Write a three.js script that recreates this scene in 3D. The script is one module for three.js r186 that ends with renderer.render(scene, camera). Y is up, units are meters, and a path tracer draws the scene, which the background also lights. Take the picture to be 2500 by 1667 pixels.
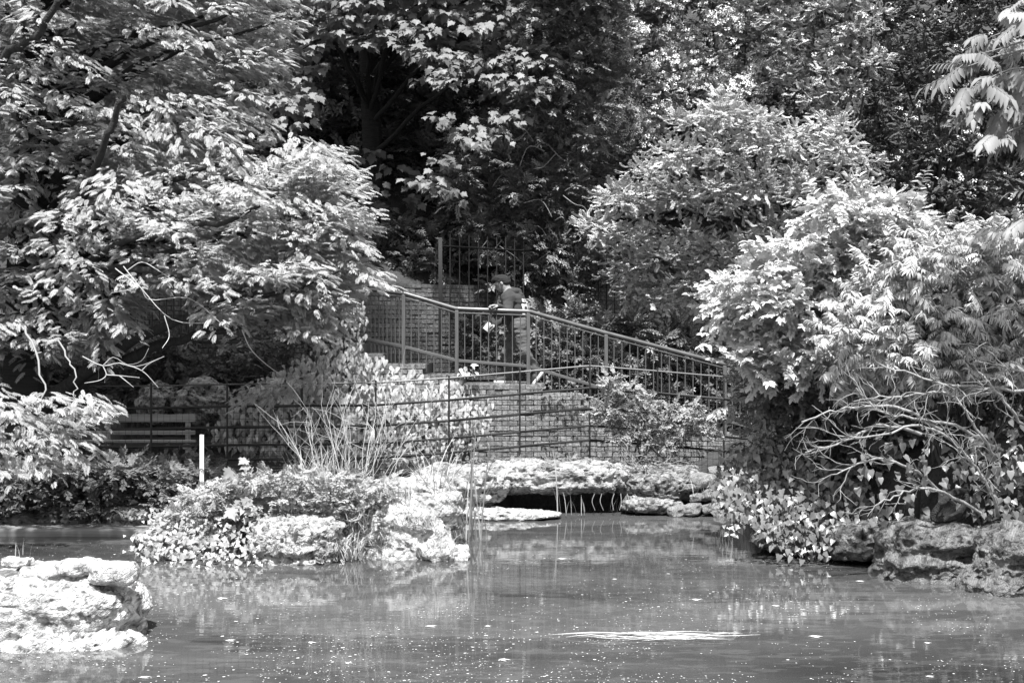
import * as THREE from 'three';
import { MarchingCubes } from 'three/addons/objects/MarchingCubes.js';
import { mergeGeometries, mergeVertices } from 'three/addons/utils/BufferGeometryUtils.js';
import { RoundedBoxGeometry } from 'three/addons/geometries/RoundedBoxGeometry.js';

// ---------------------------------------------------------------- camera, sky, sun, exposure
const scene = new THREE.Scene();
const EYE = 2.1, F = 3472;                                   // eye height over the pond, focal length in photo pixels (50 mm lens)
const camera = new THREE.PerspectiveCamera(27.0, 1024 / 682, 0.1, 300);
camera.position.set(0, EYE, 0); camera.lookAt(0, EYE, -10);
const renderer = new THREE.WebGLRenderer({ antialias: true });
renderer.setSize(1024, 682);
renderer.toneMapping = THREE.LinearToneMapping;
renderer.toneMappingExposure = 3.0;
renderer.shadowMap.enabled = true;
{
  const w = 64, h = 32, d = new Float32Array(w * h * 4);
  for (let j = 0; j < h; j++) for (let i = 0; i < w; i++) {
    const e = (j + 0.5) / h * 2 - 1;                         // -1 straight down, 1 zenith
    const v = e > 0 ? 0.45 - 0.06 * e : 0.07;
    d.set([v, v, v, 1], (j * w + i) * 4);
  }
  const sky = new THREE.DataTexture(d, w, h, THREE.RGBAFormat, THREE.FloatType);
  sky.mapping = THREE.EquirectangularReflectionMapping; sky.needsUpdate = true; sky.magFilter = THREE.LinearFilter;
  scene.background = sky; scene.environment = sky;
}
const sun = new THREE.DirectionalLight(0xffffff, 4.1);
sun.position.set(-1.5, 30, -3.5); sun.target.position.set(0, 0, -17);
sun.castShadow = true; sun.shadow.radius = 5; sun.shadow.mapSize.set(4096, 4096);
Object.assign(sun.shadow.camera, { left: -16, right: 16, top: 16, bottom: -16, near: 1, far: 80 });
scene.add(sun, sun.target);

// ---------------------------------------------------------------- helpers
const V = (x, y, z) => new THREE.Vector3(x, y, z);
const at = (px, py, d) => V((px - 1250) / F * d, EYE + (833.5 - py) / F * d, -d);   // a point seen at px, py in the photograph, d metres away
function mulberry(a) { return () => { a |= 0; a = a + 0x6D2B79F5 | 0; let t = Math.imul(a ^ a >>> 15, 1 | a); t = t + Math.imul(t ^ t >>> 7, 61 | t) ^ t; return ((t ^ t >>> 14) >>> 0) / 4294967296; }; }
let rnd = mulberry(7);
const R = (a, b) => a + (b - a) * rnd();
const lerp = (a, b, t) => a + (b - a) * t, clamp = (x, a, b) => Math.min(b, Math.max(a, x));
const smooth = (a, b, x) => { const t = clamp((x - a) / (b - a), 0, 1); return t * t * (3 - 2 * t); };
const seed = (n) => { rnd = mulberry(n * 7919 + 13); };
const jit = (k) => V(R(-k, k), R(-k, k), R(-k, k));
function hash3(x, y, z) { let h = Math.imul(x, 374761393) ^ Math.imul(y, 668265263) ^ Math.imul(z, 2147483647 - 1274126177); h = Math.imul(h ^ h >>> 13, 1274126177); return ((h ^ h >>> 16) >>> 0) / 4294967296; }
function noise(x, y, z) {                                    // value noise, 0..1
  const X = Math.floor(x), Y = Math.floor(y), Z = Math.floor(z); let u = x - X, v = y - Y, w = z - Z;
  u = u * u * (3 - 2 * u); v = v * v * (3 - 2 * v); w = w * w * (3 - 2 * w);
  const h = (i, j, k) => hash3(X + i, Y + j, Z + k);
  return lerp(lerp(lerp(h(0, 0, 0), h(1, 0, 0), u), lerp(h(0, 1, 0), h(1, 1, 0), u), v), lerp(lerp(h(0, 0, 1), h(1, 0, 1), u), lerp(h(0, 1, 1), h(1, 1, 1), u), v), w);
}
function fbm(x, y, z, o = 4) { let s = 0, a = 0.5, n = 0; for (let i = 0; i < o; i++) { s += a * noise(x, y, z); n += a; x *= 2.03; y *= 2.03; z *= 2.03; a *= 0.5; } return s / n; }
function tileTex(size, f, srgb) {                            // f(u, v) -> 0..1, u and v wrap at 1
  const d = new Uint8Array(size * size * 4);
  for (let j = 0; j < size; j++) for (let i = 0; i < size; i++) { const c = clamp(Math.round(f(i / size, j / size) * 255), 0, 255); d.set([c, c, c, 255], (j * size + i) * 4); }
  const t = new THREE.DataTexture(d, size, size); t.wrapS = t.wrapT = THREE.RepeatWrapping; t.magFilter = THREE.LinearFilter; t.minFilter = THREE.LinearMipmapLinearFilter; t.generateMipmaps = true;
  if (srgb) t.colorSpace = THREE.SRGBColorSpace; t.needsUpdate = true; return t;
}
function wrapNoise(u, v, fu, fv, s, o = 4) {                 // fbm that wraps in u and v
  let a = 0.5, t = 0, n = 0;
  for (let k = 0; k < o; k++) {
    const U = u * fu, W = v * fv, X = Math.floor(U), Y = Math.floor(W); let x = U - X, y = W - Y; x = x * x * (3 - 2 * x); y = y * y * (3 - 2 * y);
    const h = (i, j) => hash3((X + i) % fu, (Y + j) % fv, s + k * 17);
    t += a * lerp(lerp(h(0, 0), h(1, 0), x), lerp(h(0, 1), h(1, 1), x), y); n += a; a *= 0.55; fu *= 2; fv *= 2;
  }
  return t / n;
}
const grey = (v) => new THREE.Color().setRGB(v, v, v);
const leafMat = (v, rough = 0.75, through = 0.35) => through < 0.2 ? new THREE.MeshStandardMaterial({ color: grey(v), roughness: rough, side: THREE.DoubleSide }) : new THREE.MeshPhysicalMaterial({ color: grey(v), roughness: rough, transmission: through, thickness: 0, side: THREE.DoubleSide, specularIntensity: 0.6 });
const leafTones = (v, rough, through) => [0.8, 1, 1.22].map((k) => leafMat(v * k, rough, through));
const mat = (v, rough = 0.8, extra = {}) => new THREE.MeshStandardMaterial({ color: grey(v), roughness: rough, side: THREE.DoubleSide, ...extra });

const used = {};
function numbered(name) { const n = used[name] = (used[name] || 0) + 1; return n === 1 ? name : name + '_' + String(n - 1).padStart(3, '0'); }
function thing(name, label, category, group) { const g = new THREE.Group(); g.name = numbered(name); g.userData = { label, category }; if (group) g.userData.group = group; scene.add(g); return g; }
function part(name, geo, m, parent) { const o = new THREE.Mesh(geo, m); o.name = name; o.castShadow = o.receiveShadow = true; parent.add(o); return o; }
function single(name, label, category, geo, m, group) { const o = part(numbered(name), geo, m, scene); o.userData = { label, category }; if (group) o.userData.group = group; return o; }
function struct(name, geo, m) { const o = part(name, geo, m, scene); o.userData.kind = 'structure'; return o; }
function base(g, p) { g.position.copy(p); for (const c of g.children) c.position.sub(p); return g; }        // move the group's own origin to the thing's base

class GB {                                                   // collects triangles
  constructor() { this.p = []; this.i = []; this.u = []; this.c = null; }
  v(a, u = 0, w = 0) { this.p.push(a.x, a.y, a.z); this.u.push(u, w); return this.p.length / 3 - 1; }
  t(a, b, c) { this.i.push(a, b, c); }
  q(a, b, c, d) { this.i.push(a, b, c, a, c, d); }
  geo() {
    const g = new THREE.BufferGeometry(); g.setAttribute('position', new THREE.Float32BufferAttribute(this.p, 3)); g.setAttribute('uv', new THREE.Float32BufferAttribute(this.u, 2));
    g.setIndex(this.i); g.computeVertexNormals(); return g;
  }
  leaf(b, dir, up, L, W, droop = 0.15, fold = 0.12, rows = [[0.32, 1], [0.68, 0.72]]) {   // ovate leaf with a midrib
    const X = dir.clone().normalize(), Z = X.clone().cross(up).normalize(), Y = Z.clone().cross(X);
    const pt = (t, w, h) => b.clone().addScaledVector(X, L * t).addScaledVector(Z, w * W / 2).addScaledVector(Y, h * W - droop * L * t * t);
    let o = this.v(pt(0, 0, 0)), pl, pm, pr;
    rows.forEach(([t, w], k) => {
      const l = this.v(pt(t, -w, fold * w)), m = this.v(pt(t, 0, 0)), r = this.v(pt(t, w, fold * w));
      if (!k) { this.t(o, l, m); this.t(o, m, r); } else { this.q(pl, l, m, pm); this.q(pm, m, r, pr); }
      pl = l; pm = m; pr = r;
    });
    const e = this.v(pt(1, 0, 0)); this.t(pl, e, pm); this.t(pm, e, pr); return this;
  }
  strip(pts, widths, side) {                                 // a flat blade along points
    let pa, pb;
    pts.forEach((p, k) => { const a = this.v(p.clone().addScaledVector(side, -widths[k] / 2)), b = this.v(p.clone().addScaledVector(side, widths[k] / 2)); if (k) this.q(pa, a, b, pb); pa = a; pb = b; });
    return this;
  }
  tube(pts, r0, r1, sides = 5, capped = true) {
    const n = pts.length; let prev, N = V(0.31, 0.9, 0.27).normalize(), len = 0;
    for (let k = 0; k < n; k++) {
      const T = pts[Math.min(n - 1, k + 1)].clone().sub(pts[Math.max(0, k - 1)]).normalize();
      N.addScaledVector(T, -N.dot(T)); if (N.lengthSq() < 1e-6) N.set(1, 0.2, 0.1); N.normalize(); const B = T.clone().cross(N);
      if (k) len += pts[k].distanceTo(pts[k - 1]);
      const r = Array.isArray(r0) ? r0[k] : lerp(r0, r1, k / (n - 1)), ring = [];
      for (let s = 0; s <= sides; s++) { const a = s / sides * Math.PI * 2; ring.push(this.v(pts[k].clone().addScaledVector(N, Math.cos(a) * r).addScaledVector(B, Math.sin(a) * r), s / sides * 0.5, len)); }
      if (k) for (let s = 0; s < sides; s++) this.q(prev[s], ring[s], ring[s + 1], prev[s + 1]);
      if (capped && (k === 0 || k === n - 1)) { const c = this.v(pts[k]); for (let s = 0; s < sides; s++) k ? this.t(ring[s], c, ring[s + 1]) : this.t(ring[s + 1], c, ring[s]); }
      prev = ring;
    }
    return this;
  }
  box(x0, y0, z0, x1, y1, z1) {
    const c = [[x0, y0, z1], [x1, y0, z1], [x1, y1, z1], [x0, y1, z1], [x1, y0, z0], [x0, y0, z0], [x0, y1, z0], [x1, y1, z0]].map((a) => V(...a));
    for (const f of [[0, 1, 2, 3], [4, 5, 6, 7], [1, 4, 7, 2], [5, 0, 3, 6], [3, 2, 7, 6], [5, 4, 1, 0]]) { const k = f.map((j) => this.v(c[j], c[j].x + c[j].z, c[j].y + 0.6 * c[j].z)); this.q(...k); }
    return this;
  }
}
const curve = (pts, n) => new THREE.CatmullRomCurve3(pts).getPoints(n);
function frame(p, dir, up, s, sy = s, sz = s) {              // matrix: x along dir, y towards up
  const X = dir.clone().normalize(); let Z = X.clone().cross(up); if (Z.lengthSq() < 1e-6) Z = X.clone().cross(V(0.3, 0.2, 0.9)); Z.normalize(); const Y = Z.clone().cross(X);
  return new THREE.Matrix4().makeBasis(X.multiplyScalar(s), Y.multiplyScalar(sy), Z.multiplyScalar(sz)).setPosition(p);
}
function seen(m) { const e = m.elements, d = -e[14], x = 1250 + e[12] / d * F, y = 833.5 - (e[13] - EYE) / d * F; return x > -20 && x < 2520 && y > -20 && y < 1690; }
// leaves of one plant: the ones that show largest are meshes of their own, the rest one part
function dress(g, T, geos, mats, name, rest, max = 300) {
  T.sort((a, b) => (seen(b) - seen(a)) || (b.elements[14] - a.elements[14]));
  T.slice(0, max).forEach((m, k) => { const o = part(name, geos[k % geos.length], mats[k % mats.length], g); m.decompose(o.position, o.quaternion, o.scale); });
  const more = T.slice(max); if (!more.length) return;
  const im = new THREE.InstancedMesh(geos[0], mats[1 % mats.length], more.length), c = new THREE.Color();
  more.forEach((m, k) => { im.setMatrixAt(k, m); const t = 0.72 + 0.56 * hash3(k, 5, 9); im.setColorAt(k, c.setRGB(t, t, t)); });
  im.name = rest; im.userData.kind = 'stuff'; im.castShadow = im.receiveShadow = true; g.add(im);
}
function inside(poly, x, y) { let r = false; for (let i = 0, j = poly.length - 1; i < poly.length; j = i++) { const [a, b] = poly[i], [c, d] = poly[j]; if ((b > y) !== (d > y) && x < (c - a) * (y - b) / (d - b) + a) r = !r; } return r; }
function spread(poly, gap) {                                 // evenly scattered spots inside an outline
  const xs = poly.map((p) => p[0]), ys = poly.map((p) => p[1]), x0 = Math.min(...xs), x1 = Math.max(...xs), y0 = Math.min(...ys), y1 = Math.max(...ys), out = [];
  const tries = Math.ceil((x1 - x0) * (y1 - y0) / (gap * gap) * 9);
  for (let k = 0; k < tries; k++) { const x = R(x0, x1), y = R(y0, y1); if (inside(poly, x, y) && out.every((o) => (o[0] - x) ** 2 + (o[1] - y) ** 2 > gap * gap)) out.push([x, y]); }
  return out;
}
function ball() { let p; do p = jit(1); while (p.lengthSq() > 1 || p.lengthSq() < 0.01); return p.normalize(); }
// sprigs filling one rounded clump
function clump(T, c, rx, ry, rz, n, size, { droop = 0, up = 0.5, wild = 0.5, front = 0.5 } = {}) {
  for (let k = 0; k < n; k++) {
    const u = ball(); if (u.z < 0 && rnd() < front) u.z *= -1; if (u.y < 0 && rnd() < 0.35) u.y *= -1;
    const r = Math.pow(rnd(), 0.45), p = V(c.x + u.x * r * rx, c.y + u.y * r * ry, c.z + u.z * r * rz);
    const dir = u.clone().add(jit(wild)); dir.y = dir.y * 0.6 - droop;
    T.push(frame(p, dir, V(u.x * 0.4, 1, u.z * 0.4 + 0.15).add(jit(up)), size * R(0.7, 1.25), size * R(0.7, 1.25), size * R(0.75, 1.3)));
  }
}

// ---------------------------------------------------------------- surfaces
const speckle = tileTex(512, (u, v) => { const a = wrapNoise(u, v, 12, 12, 3, 5), b = wrapNoise(u, v, 70, 70, 11, 2); return clamp(0.78 + (a - 0.5) * 1.3 + (b - 0.5) * 0.7 - (b > 0.66 ? 0.25 : 0), 0.08, 1); });
const pits = tileTex(512, (u, v) => { const a = wrapNoise(u, v, 24, 24, 31, 4), b = wrapNoise(u, v, 90, 90, 37, 2); return clamp(a * 0.7 + b * 0.35 - (b < 0.36 ? 0.25 : 0), 0, 1); });
const grain = tileTex(256, (u, v) => clamp(0.72 + (wrapNoise(u, v, 4, 64, 5, 4) - 0.5) * 1.0, 0, 1));
const mottle = tileTex(256, (u, v) => clamp(0.85 + (wrapNoise(u, v, 6, 6, 71, 5) - 0.5) * 0.9, 0, 1));
const rep = (t, s, w = s) => { const c = t.clone(); c.repeat.set(s, w); c.needsUpdate = true; return c; };
const barkMat = new THREE.MeshStandardMaterial({ color: grey(0.025), roughness: 0.95, map: rep(grain, 2, 1), bumpMap: rep(grain, 4, 2), bumpScale: 0.02, side: THREE.DoubleSide });
const twigDark = mat(0.06, 0.9), twigPale = mat(0.42, 0.85), stemMid = mat(0.2, 0.85);

// ---------------------------------------------------------------- terrain: pond bed, banks, hillside
const EDGE = [[-12, 15.3], [-4, 15.7], [-3.4, 16], [-2.7, 17.2], [-1, 18], [1.3, 18.1], [2.3, 17.6], [2.75, 16.2], [3.15, 14.8], [3.7, 13.2], [4.25, 12.2], [5.5, 11.2], [12, 6]];
const WALL = [[-9, 22.3], [-2.4, 23.2], [2.6, 26.4], [12, 28]];
const along = (tab, x) => { let k = 1; while (k < tab.length - 1 && tab[k][0] < x) k++; const [a, b] = tab[k - 1], [c, d] = tab[k]; return lerp(b, d, clamp((x - a) / (c - a), 0, 1)); };
function height(x, z) {
  const d = -z, s = d - along(EDGE, x), w = d - along(WALL, x) - 0.3;
  let h = -0.55 + 0.98 * smooth(-0.15, 0.35, s) + 0.1 * smooth(0.4, 2.5, s) - 0.22 * smooth(0.2, 0.6, s) * smooth(-1.4, -0.6, x) * smooth(3, 2.4, x);
  h += smooth(2.6, 4.6, x) * smooth(0.1, 1.6, s) * 0.55;
  if (w > -0.1) h = Math.max(h, 2.8 * smooth(-0.1, 0.1, w) + w * 0.75);  // mostly hidden hillside, raised to shut out sky so leaf gaps stay dark
  return h + (fbm(x * 1.3, 1, z * 1.3) - 0.5) * 0.16 * smooth(-0.2, 0.3, s) + (w > 0 ? (fbm(x * 0.5, 7, z * 0.5) - 0.5) * 1.2 * smooth(0, 2, w) : 0);
}
{
  const g = new THREE.PlaneGeometry(1, 1, 200, 260), p = g.attributes.position, u = g.attributes.uv;
  for (let k = 0; k < p.count; k++) { const x = p.getX(k) * 44, z = -28 + p.getY(k) * 52; p.setXYZ(k, x, height(x, z), z); u.setXY(k, x / 2, z / 2); }
  const idx = g.index.array; for (let k = 0; k < idx.length; k += 3) { const t = idx[k]; idx[k] = idx[k + 1]; idx[k + 1] = t; }
  g.computeVertexNormals();
  struct('terrain', g, new THREE.MeshStandardMaterial({ color: grey(0.04), roughness: 1, map: speckle, bumpMap: pits, bumpScale: 0.03, side: THREE.DoubleSide }));
  const far = new THREE.PlaneGeometry(400, 400); far.rotateX(-Math.PI / 2); far.translate(0, -0.75, -20);
  struct('ground', far, mat(0.05, 1));
}
// ---------------------------------------------------------------- pond
{
  const wave = tileTex(1024, (u, v) => clamp(wrapNoise(u, v, 5, 9, 41, 4) * 0.75 + wrapNoise(u, v, 30, 60, 43, 3) * 0.25, 0, 1));
  const murk = tileTex(1024, (u, v) => clamp(0.55 + (wrapNoise(u, v, 4, 7, 51, 6) - 0.5) * 0.9 + 0.3 * smooth(0.52, 0.56, wrapNoise(u, v, 3, 8, 57, 6)) + 0.2 * smooth(0.58, 0.64, wrapNoise(u, v, 60, 90, 59, 3)), 0, 1));
  const w = new THREE.PlaneGeometry(40, 24, 1, 1); w.rotateX(-Math.PI / 2); w.translate(0, 0, -9);
  const m = new THREE.MeshPhysicalMaterial({ color: grey(0.088), roughness: 0.0, ior: 1.33, map: rep(murk, 4, 4), bumpMap: rep(wave, 10, 10), bumpScale: 0.0014 });
  struct('pond_water', w, m);
}

// ---------------------------------------------------------------- rocks
const rockMat = (v) => new THREE.MeshStandardMaterial({ color: grey(v), roughness: 0.95, vertexColors: true, map: rep(speckle, 1.6), bumpMap: rep(pits, 2.2), bumpScale: 0.02, side: THREE.DoubleSide });
const limestone = rockMat(0.46), mossy = rockMat(0.32), darkRock = rockMat(0.17), pale = rockMat(0.58);  // darkRock: tone lowered for the shade of bushes above the right bank
function rockGeo(s, rx, ry, rz, { detail = 34, box = 0.75, rough = 0.22, strata = 0.06, fine = 0.03, stain = 0.45, shift = null, skirt = false } = {}) {
  let g = new THREE.IcosahedronGeometry(1, detail); g.deleteAttribute('uv'); g.deleteAttribute('normal'); g = mergeVertices(g, 1e-5);
  const p = g.attributes.position, uv = new Float32Array(p.count * 2), col = new Float32Array(p.count * 3), m = Math.min(rx, ry, rz), sgn = (t) => Math.sign(t) * Math.pow(Math.abs(t), box);
  for (let k = 0; k < p.count; k++) {
    const nx = p.getX(k), ny = p.getY(k), nz = p.getZ(k); let x = sgn(nx) * rx, y = sgn(ny) * ry, z = sgn(nz) * rz;
    if (skirt && ny < 0) { const q = Math.hypot(nx, nz) || 1, f = 1 + 0.12 * Math.min(1, -ny * 2), e = smooth(-1, -0.9, ny); x = sgn(nx / q) * rx * f * e; z = sgn(nz / q) * rz * f * e; }
    const big = (fbm(x * 1.7 / m * 0.5 + s, y * 1.7 / m * 0.5, z * 1.7 / m * 0.5, 3) - 0.5) * 2 * rough * m;
    const lay = (noise(x * 1.2 + s, y * 14 + 2.2 * fbm(x * 3, y * 3, z * 3 + s, 2), z * 1.2) - 0.5) * 2 * strata;
    const mid = fbm(x * 5 + s, y * 7, z * 5, 3), pit = fbm(x * 15 + s, y * 17, z * 15, 4), hole = noise(x * 13 + s * 3, y * 16, z * 13), gap = noise(x * 5 + 9, y * 9, z * 5 + s);
    const d = big + lay * 0.8 + (mid - 0.5) * 1.6 * fine + (pit - 0.5) * 2.2 * fine - 0.9 * fine * smooth(0.3, 0.16, hole) - 1.4 * fine * smooth(0.2, 0.1, gap);
    x += nx * d; y += ny * d * (Math.abs(ny) > 0.8 ? 0.7 : 1); z += nz * d;
    if (shift) [x, y, z] = shift(x, y, z);
    p.setXYZ(k, x, y, z); uv[k * 2] = x + 0.6 * z; uv[k * 2 + 1] = y + 0.6 * z;
    const st = fbm(x * 9 + 40 + s, y * 12, z * 9, 5), dot = fbm(x * 34 + s, y * 38, z * 34 + 3, 2), c = 1 - stain * 0.8 * smooth(0.52, 0.6, st) - stain * 1.3 * smooth(0.6, 0.7, dot);
    col.set([c, c, c].map((t) => clamp(t, 0.1, 1)), k * 3);
  }
  g.setAttribute('uv', new THREE.BufferAttribute(uv, 2)); g.setAttribute('color', new THREE.BufferAttribute(col, 3)); g.computeVertexNormals(); return g;
}
function rock(name, label, c, s, r, m, o, turn = 0) { const k = single(name, label, 'rock', rockGeo(s, ...r, o), m); k.position.copy(c); k.rotation.y = turn; return k; }
// near boulder at the lower left, standing in the water, with loose stones on its top
rock('boulder', 'big pale pitted boulder standing in the water at the lower left corner', at(70, 1502, 10.2), 3, [0.8, 0.33, 0.5], pale, { detail: 90, rough: 0.22, fine: 0.03, strata: 0.04, stain: 0.4, box: 0.62 });
rock('boulder_toe', 'low pale toe of rock at the waterline below the big boulder', at(130, 1580, 9.9), 9, [0.6, 0.15, 0.3], pale, { skirt: true, detail: 70, rough: 0.6, fine: 0.03, stain: 0.4, strata: 0.04, box: 0.9 });
for (const [px, py, d, r, s, l] of [[40, 1372, 10.25, [0.12, 0.045, 0.09], 1, 'small pale stone propped highest on the big boulder, nearest the frame edge'], [100, 1408, 10.0, [0.17, 0.06, 0.1], 2, 'wedge shaped pale stone in the middle of the boulder top'], [190, 1385, 10.1, [0.17, 0.06, 0.12], 4, 'broad flat pale stone lying between two others on the boulder'], [275, 1400, 10.0, [0.16, 0.08, 0.13], 6, 'rounded pale stone overhanging the water end of the boulder'], [15, 1410, 10.05, [0.13, 0.04, 0.08], 8, 'grey layered slab stone under the small propped stone']])
  rock('loose_stone', l, at(px, py, d), s + 20, r, s === 8 ? darkRock : pale, { detail: 22, rough: 0.35, strata: 0.012, fine: 0.012, stain: 0.2, box: 0.6 }, R(-0.3, 0.3));  // slab below the propped stone: shaded face put into the darker tone
// island
rock('island_rock', 'pitted pale rock face of the planted island, overhanging the water', at(720, 1325, 13.7), 5, [0.47, 0.29, 0.4], limestone, { detail: 84, rough: 0.2, fine: 0.035, stain: 0.5 });
rock('island_slab', 'smooth blown out pale slab sloping to the water on the island', at(985, 1290, 14.2), 12, [0.42, 0.34, 0.5], pale, { skirt: true, detail: 80, rough: 0.35, fine: 0.024, stain: 0.3, strata: 0.05, box: 0.85, shift: (x, y, z) => [x, y - 0.3 * Math.max(0, x + 0.1), z] });
rock('island_slab', 'upper pale slab behind the arching grass, next to the reeds', at(1000, 1225, 14.7), 13, [0.5, 0.28, 0.45], pale, { skirt: true, detail: 70, rough: 0.35, fine: 0.024, stain: 0.35, strata: 0.05, box: 0.85 });
rock('island_slab', 'low pale foot of the island where the reeds begin', at(1070, 1360, 13.9), 14, [0.3, 0.16, 0.3], pale, { skirt: true, detail: 56, rough: 0.6, fine: 0.03, stain: 0.35, strata: 0.04, box: 0.9 });
rock('planted_rock', 'ivy covered rock at the planted island end', at(480, 1330, 14.1), 15, [0.55, 0.26, 0.5], mossy, { detail: 44, rough: 0.25, fine: 0.04, stain: 0.6 });
rock('low_rock', 'low rough rock behind the grass tuft on the island', at(820, 1240, 15.0), 18, [1.0, 0.25, 0.5], limestone, { detail: 44, rough: 0.3, fine: 0.04 });
// the overhanging ledge below the fence
rock('ledge_rock', 'long pale ledge of layered rock overhanging the dark hollow', at(1350, 1165, 17.75), 21, [1.05, 0.19, 0.5], limestone, { detail: 90, rough: 0.3, strata: 0.045, fine: 0.04, stain: 0.5, box: 0.6 });
rock('ledge_rock', 'rough rock at the bramble end of the ledge, beside the rubble', at(1610, 1185, 17.7), 24, [0.55, 0.22, 0.45], mossy, { detail: 56, rough: 0.3, strata: 0.05, fine: 0.05, stain: 0.5 });
rock('ledge_rock', 'low rock lip at the waterline under the ledge, right of the hollow', at(1590, 1232, 17.35), 27, [0.36, 0.09, 0.25], mossy, { detail: 44, rough: 0.35, fine: 0.04, stain: 0.4 });
rock('ledge_rock', 'flat pale shelf of rock lying in the water behind the reeds', at(1240, 1255, 16.9), 30, [0.62, 0.08, 0.3], pale, { detail: 50, rough: 0.4, fine: 0.04, stain: 0.35, shift: (x, y, z) => [x, y * (1 - 0.5 * smooth(-0.1, 0.6, x)), z] });
rock('ledge_rock', 'pale broken rock behind the reeds, between ledge and island', at(1120, 1190, 17.3), 33, [0.6, 0.26, 0.4], limestone, { detail: 50, rough: 0.35, fine: 0.05, stain: 0.5 });
rock('bank_rock', 'mossy rock lining the shaded left bank, nearer the island', at(345, 1268, 15.9), 36, [0.42, 0.14, 0.3], mossy, { detail: 40, rough: 0.3, fine: 0.035, stain: 0.6 });
rock('bank_rock', 'mossy rock lining the shaded left bank, at the frame edge', at(110, 1272, 16.0), 39, [0.62, 0.13, 0.3], darkRock, { detail: 40, rough: 0.3, fine: 0.035, stain: 0.6 });
{ const g = new RoundedBoxGeometry(3.2, 0.12, 0.5, 2, 0.03); const o = single('stone_kerb', 'flat grey kerb along the shaded left bank at the waterline', 'kerb', g, mat(0.16, 0.9, { map: mottle })); o.position.copy(at(60, 1302, 15.55)); o.position.y = 0.02; }
// rocks of the right bank
rock('bank_rock', 'layered grey rock under the dead branches, beside the dark crack', at(2275, 1352, 12.75), 42, [0.46, 0.25, 0.4], darkRock, { skirt: true, detail: 84, rough: 0.5, strata: 0.08, fine: 0.035, stain: 0.5, box: 0.7 });
rock('bank_rock', 'grey rock at the lower right corner sloping into the water', at(2490, 1370, 12.1), 45, [0.4, 0.3, 0.42], darkRock, { skirt: true, detail: 84, rough: 0.5, strata: 0.07, fine: 0.035, stain: 0.5 });
rock('bank_rock', 'ivy topped rock overhanging the water at the near end of the far bank', at(1960, 1318, 14.2), 48, [0.5, 0.12, 0.4], darkRock, { detail: 54, rough: 0.3, fine: 0.05, stain: 0.6 });
rock('bank_rock', 'dark rock wedged between the grass tuft and the layered rock', at(2110, 1320, 13.5), 51, [0.35, 0.16, 0.35], darkRock, { detail: 40, rough: 0.3, fine: 0.04, stain: 0.6 });
seed(3);
const rubbleSpots = [[1715, 1172, 0.17, 'bright blocky rubble stone at the upper ledge side of the heap'], [1752, 1150, 0.13, 'rubble stone lying highest in the heap, under the white plate'], [1778, 1185, 0.19, 'largest rubble stone, in the middle of the heap by the ivy'], [1735, 1208, 0.14, 'pale rubble stone wedged under the blocky upper one'], [1700, 1215, 0.1, 'small rubble stone against the rough ledge end, half way down'], [1690, 1242, 0.14, 'rubble stone standing in the water at the ledge foot'], [1738, 1240, 0.12, 'rubble stone at the waterline below the wedged one'], [1785, 1225, 0.15, 'rubble stone half hidden by pale grass above the water'], [1655, 1247, 0.13, 'rubble stone lowest of the heap, nearest the dark hollow'], [1805, 1165, 0.14, 'rubble stone tucked against the ivy, beside the white plate'], [1690, 1190, 0.08, 'smallest rubble stone, next to the dry twigs of the ledge'], [1760, 1257, 0.1, 'little rubble stone in the water beside the ivy']];
const rubbleGeo = [1, 2, 3].map((k) => rockGeo(k + 60, 1, 0.55, 0.75, { detail: 12, rough: 0.5, strata: 0.03, fine: 0.02, stain: 0.2, box: 0.5 }));
rubbleSpots.forEach(([px, py, r, label], k) => { const o = single('rubble_stone', label, 'stone', rubbleGeo[k % 3], pale, 'rubble stones at the end of the ledge'); o.position.copy(at(px, py, 17.3 - (py - 1150) / 400)); o.scale.setScalar(r * 0.85); o.rotation.set(R(-0.3, 0.3), R(0, 6), R(-0.3, 0.3)); });

// ---------------------------------------------------------------- brick stairs and walls
const brickMats = [0.22, 0.26, 0.29, 0.34].map((v) => new THREE.MeshStandardMaterial({ color: grey(v), roughness: 0.95, map: rep(speckle, 2.2), bumpMap: rep(pits, 3), bumpScale: 0.01 })), shadeBricks = [0.16, 0.19, 0.22, 0.26].map((v) => new THREE.MeshStandardMaterial({ color: grey(v), roughness: 0.95, map: rep(speckle, 2.2), bumpMap: rep(pits, 3), bumpScale: 0.01 }));  // shadeBricks: same brick, darker copy with the back walls' shade in its colour
const mortar = new THREE.MeshStandardMaterial({ color: grey(0.13), roughness: 1, map: rep(speckle, 2) }), darkMortar = new THREE.MeshStandardMaterial({ color: grey(0.13), roughness: 1 });
seed(11);
const brickGeos = [0, 1, 2, 3, 4, 5].map((k) => { const g = new THREE.BoxGeometry(1, 1, 1, 3, 2, 1), p = g.attributes.position, u = g.attributes.uv; for (let i = 0; i < p.count; i++) { u.setXY(i, u.getX(i) * 0.22 + k * 0.37, u.getY(i) * 0.07 + k * 0.23); p.setXYZ(i, p.getX(i) * (1 - 0.02 * hash3(k, i, 1)), p.getY(i) * (1 - 0.07 * hash3(k, Math.round(p.getX(i) * 9), 2)), p.getZ(i) * (1 - 0.05 * hash3(Math.round(p.getX(i) * 9) + 9, Math.round(p.getY(i) * 9), k))); } return g; });
let brickN = 0;
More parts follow.
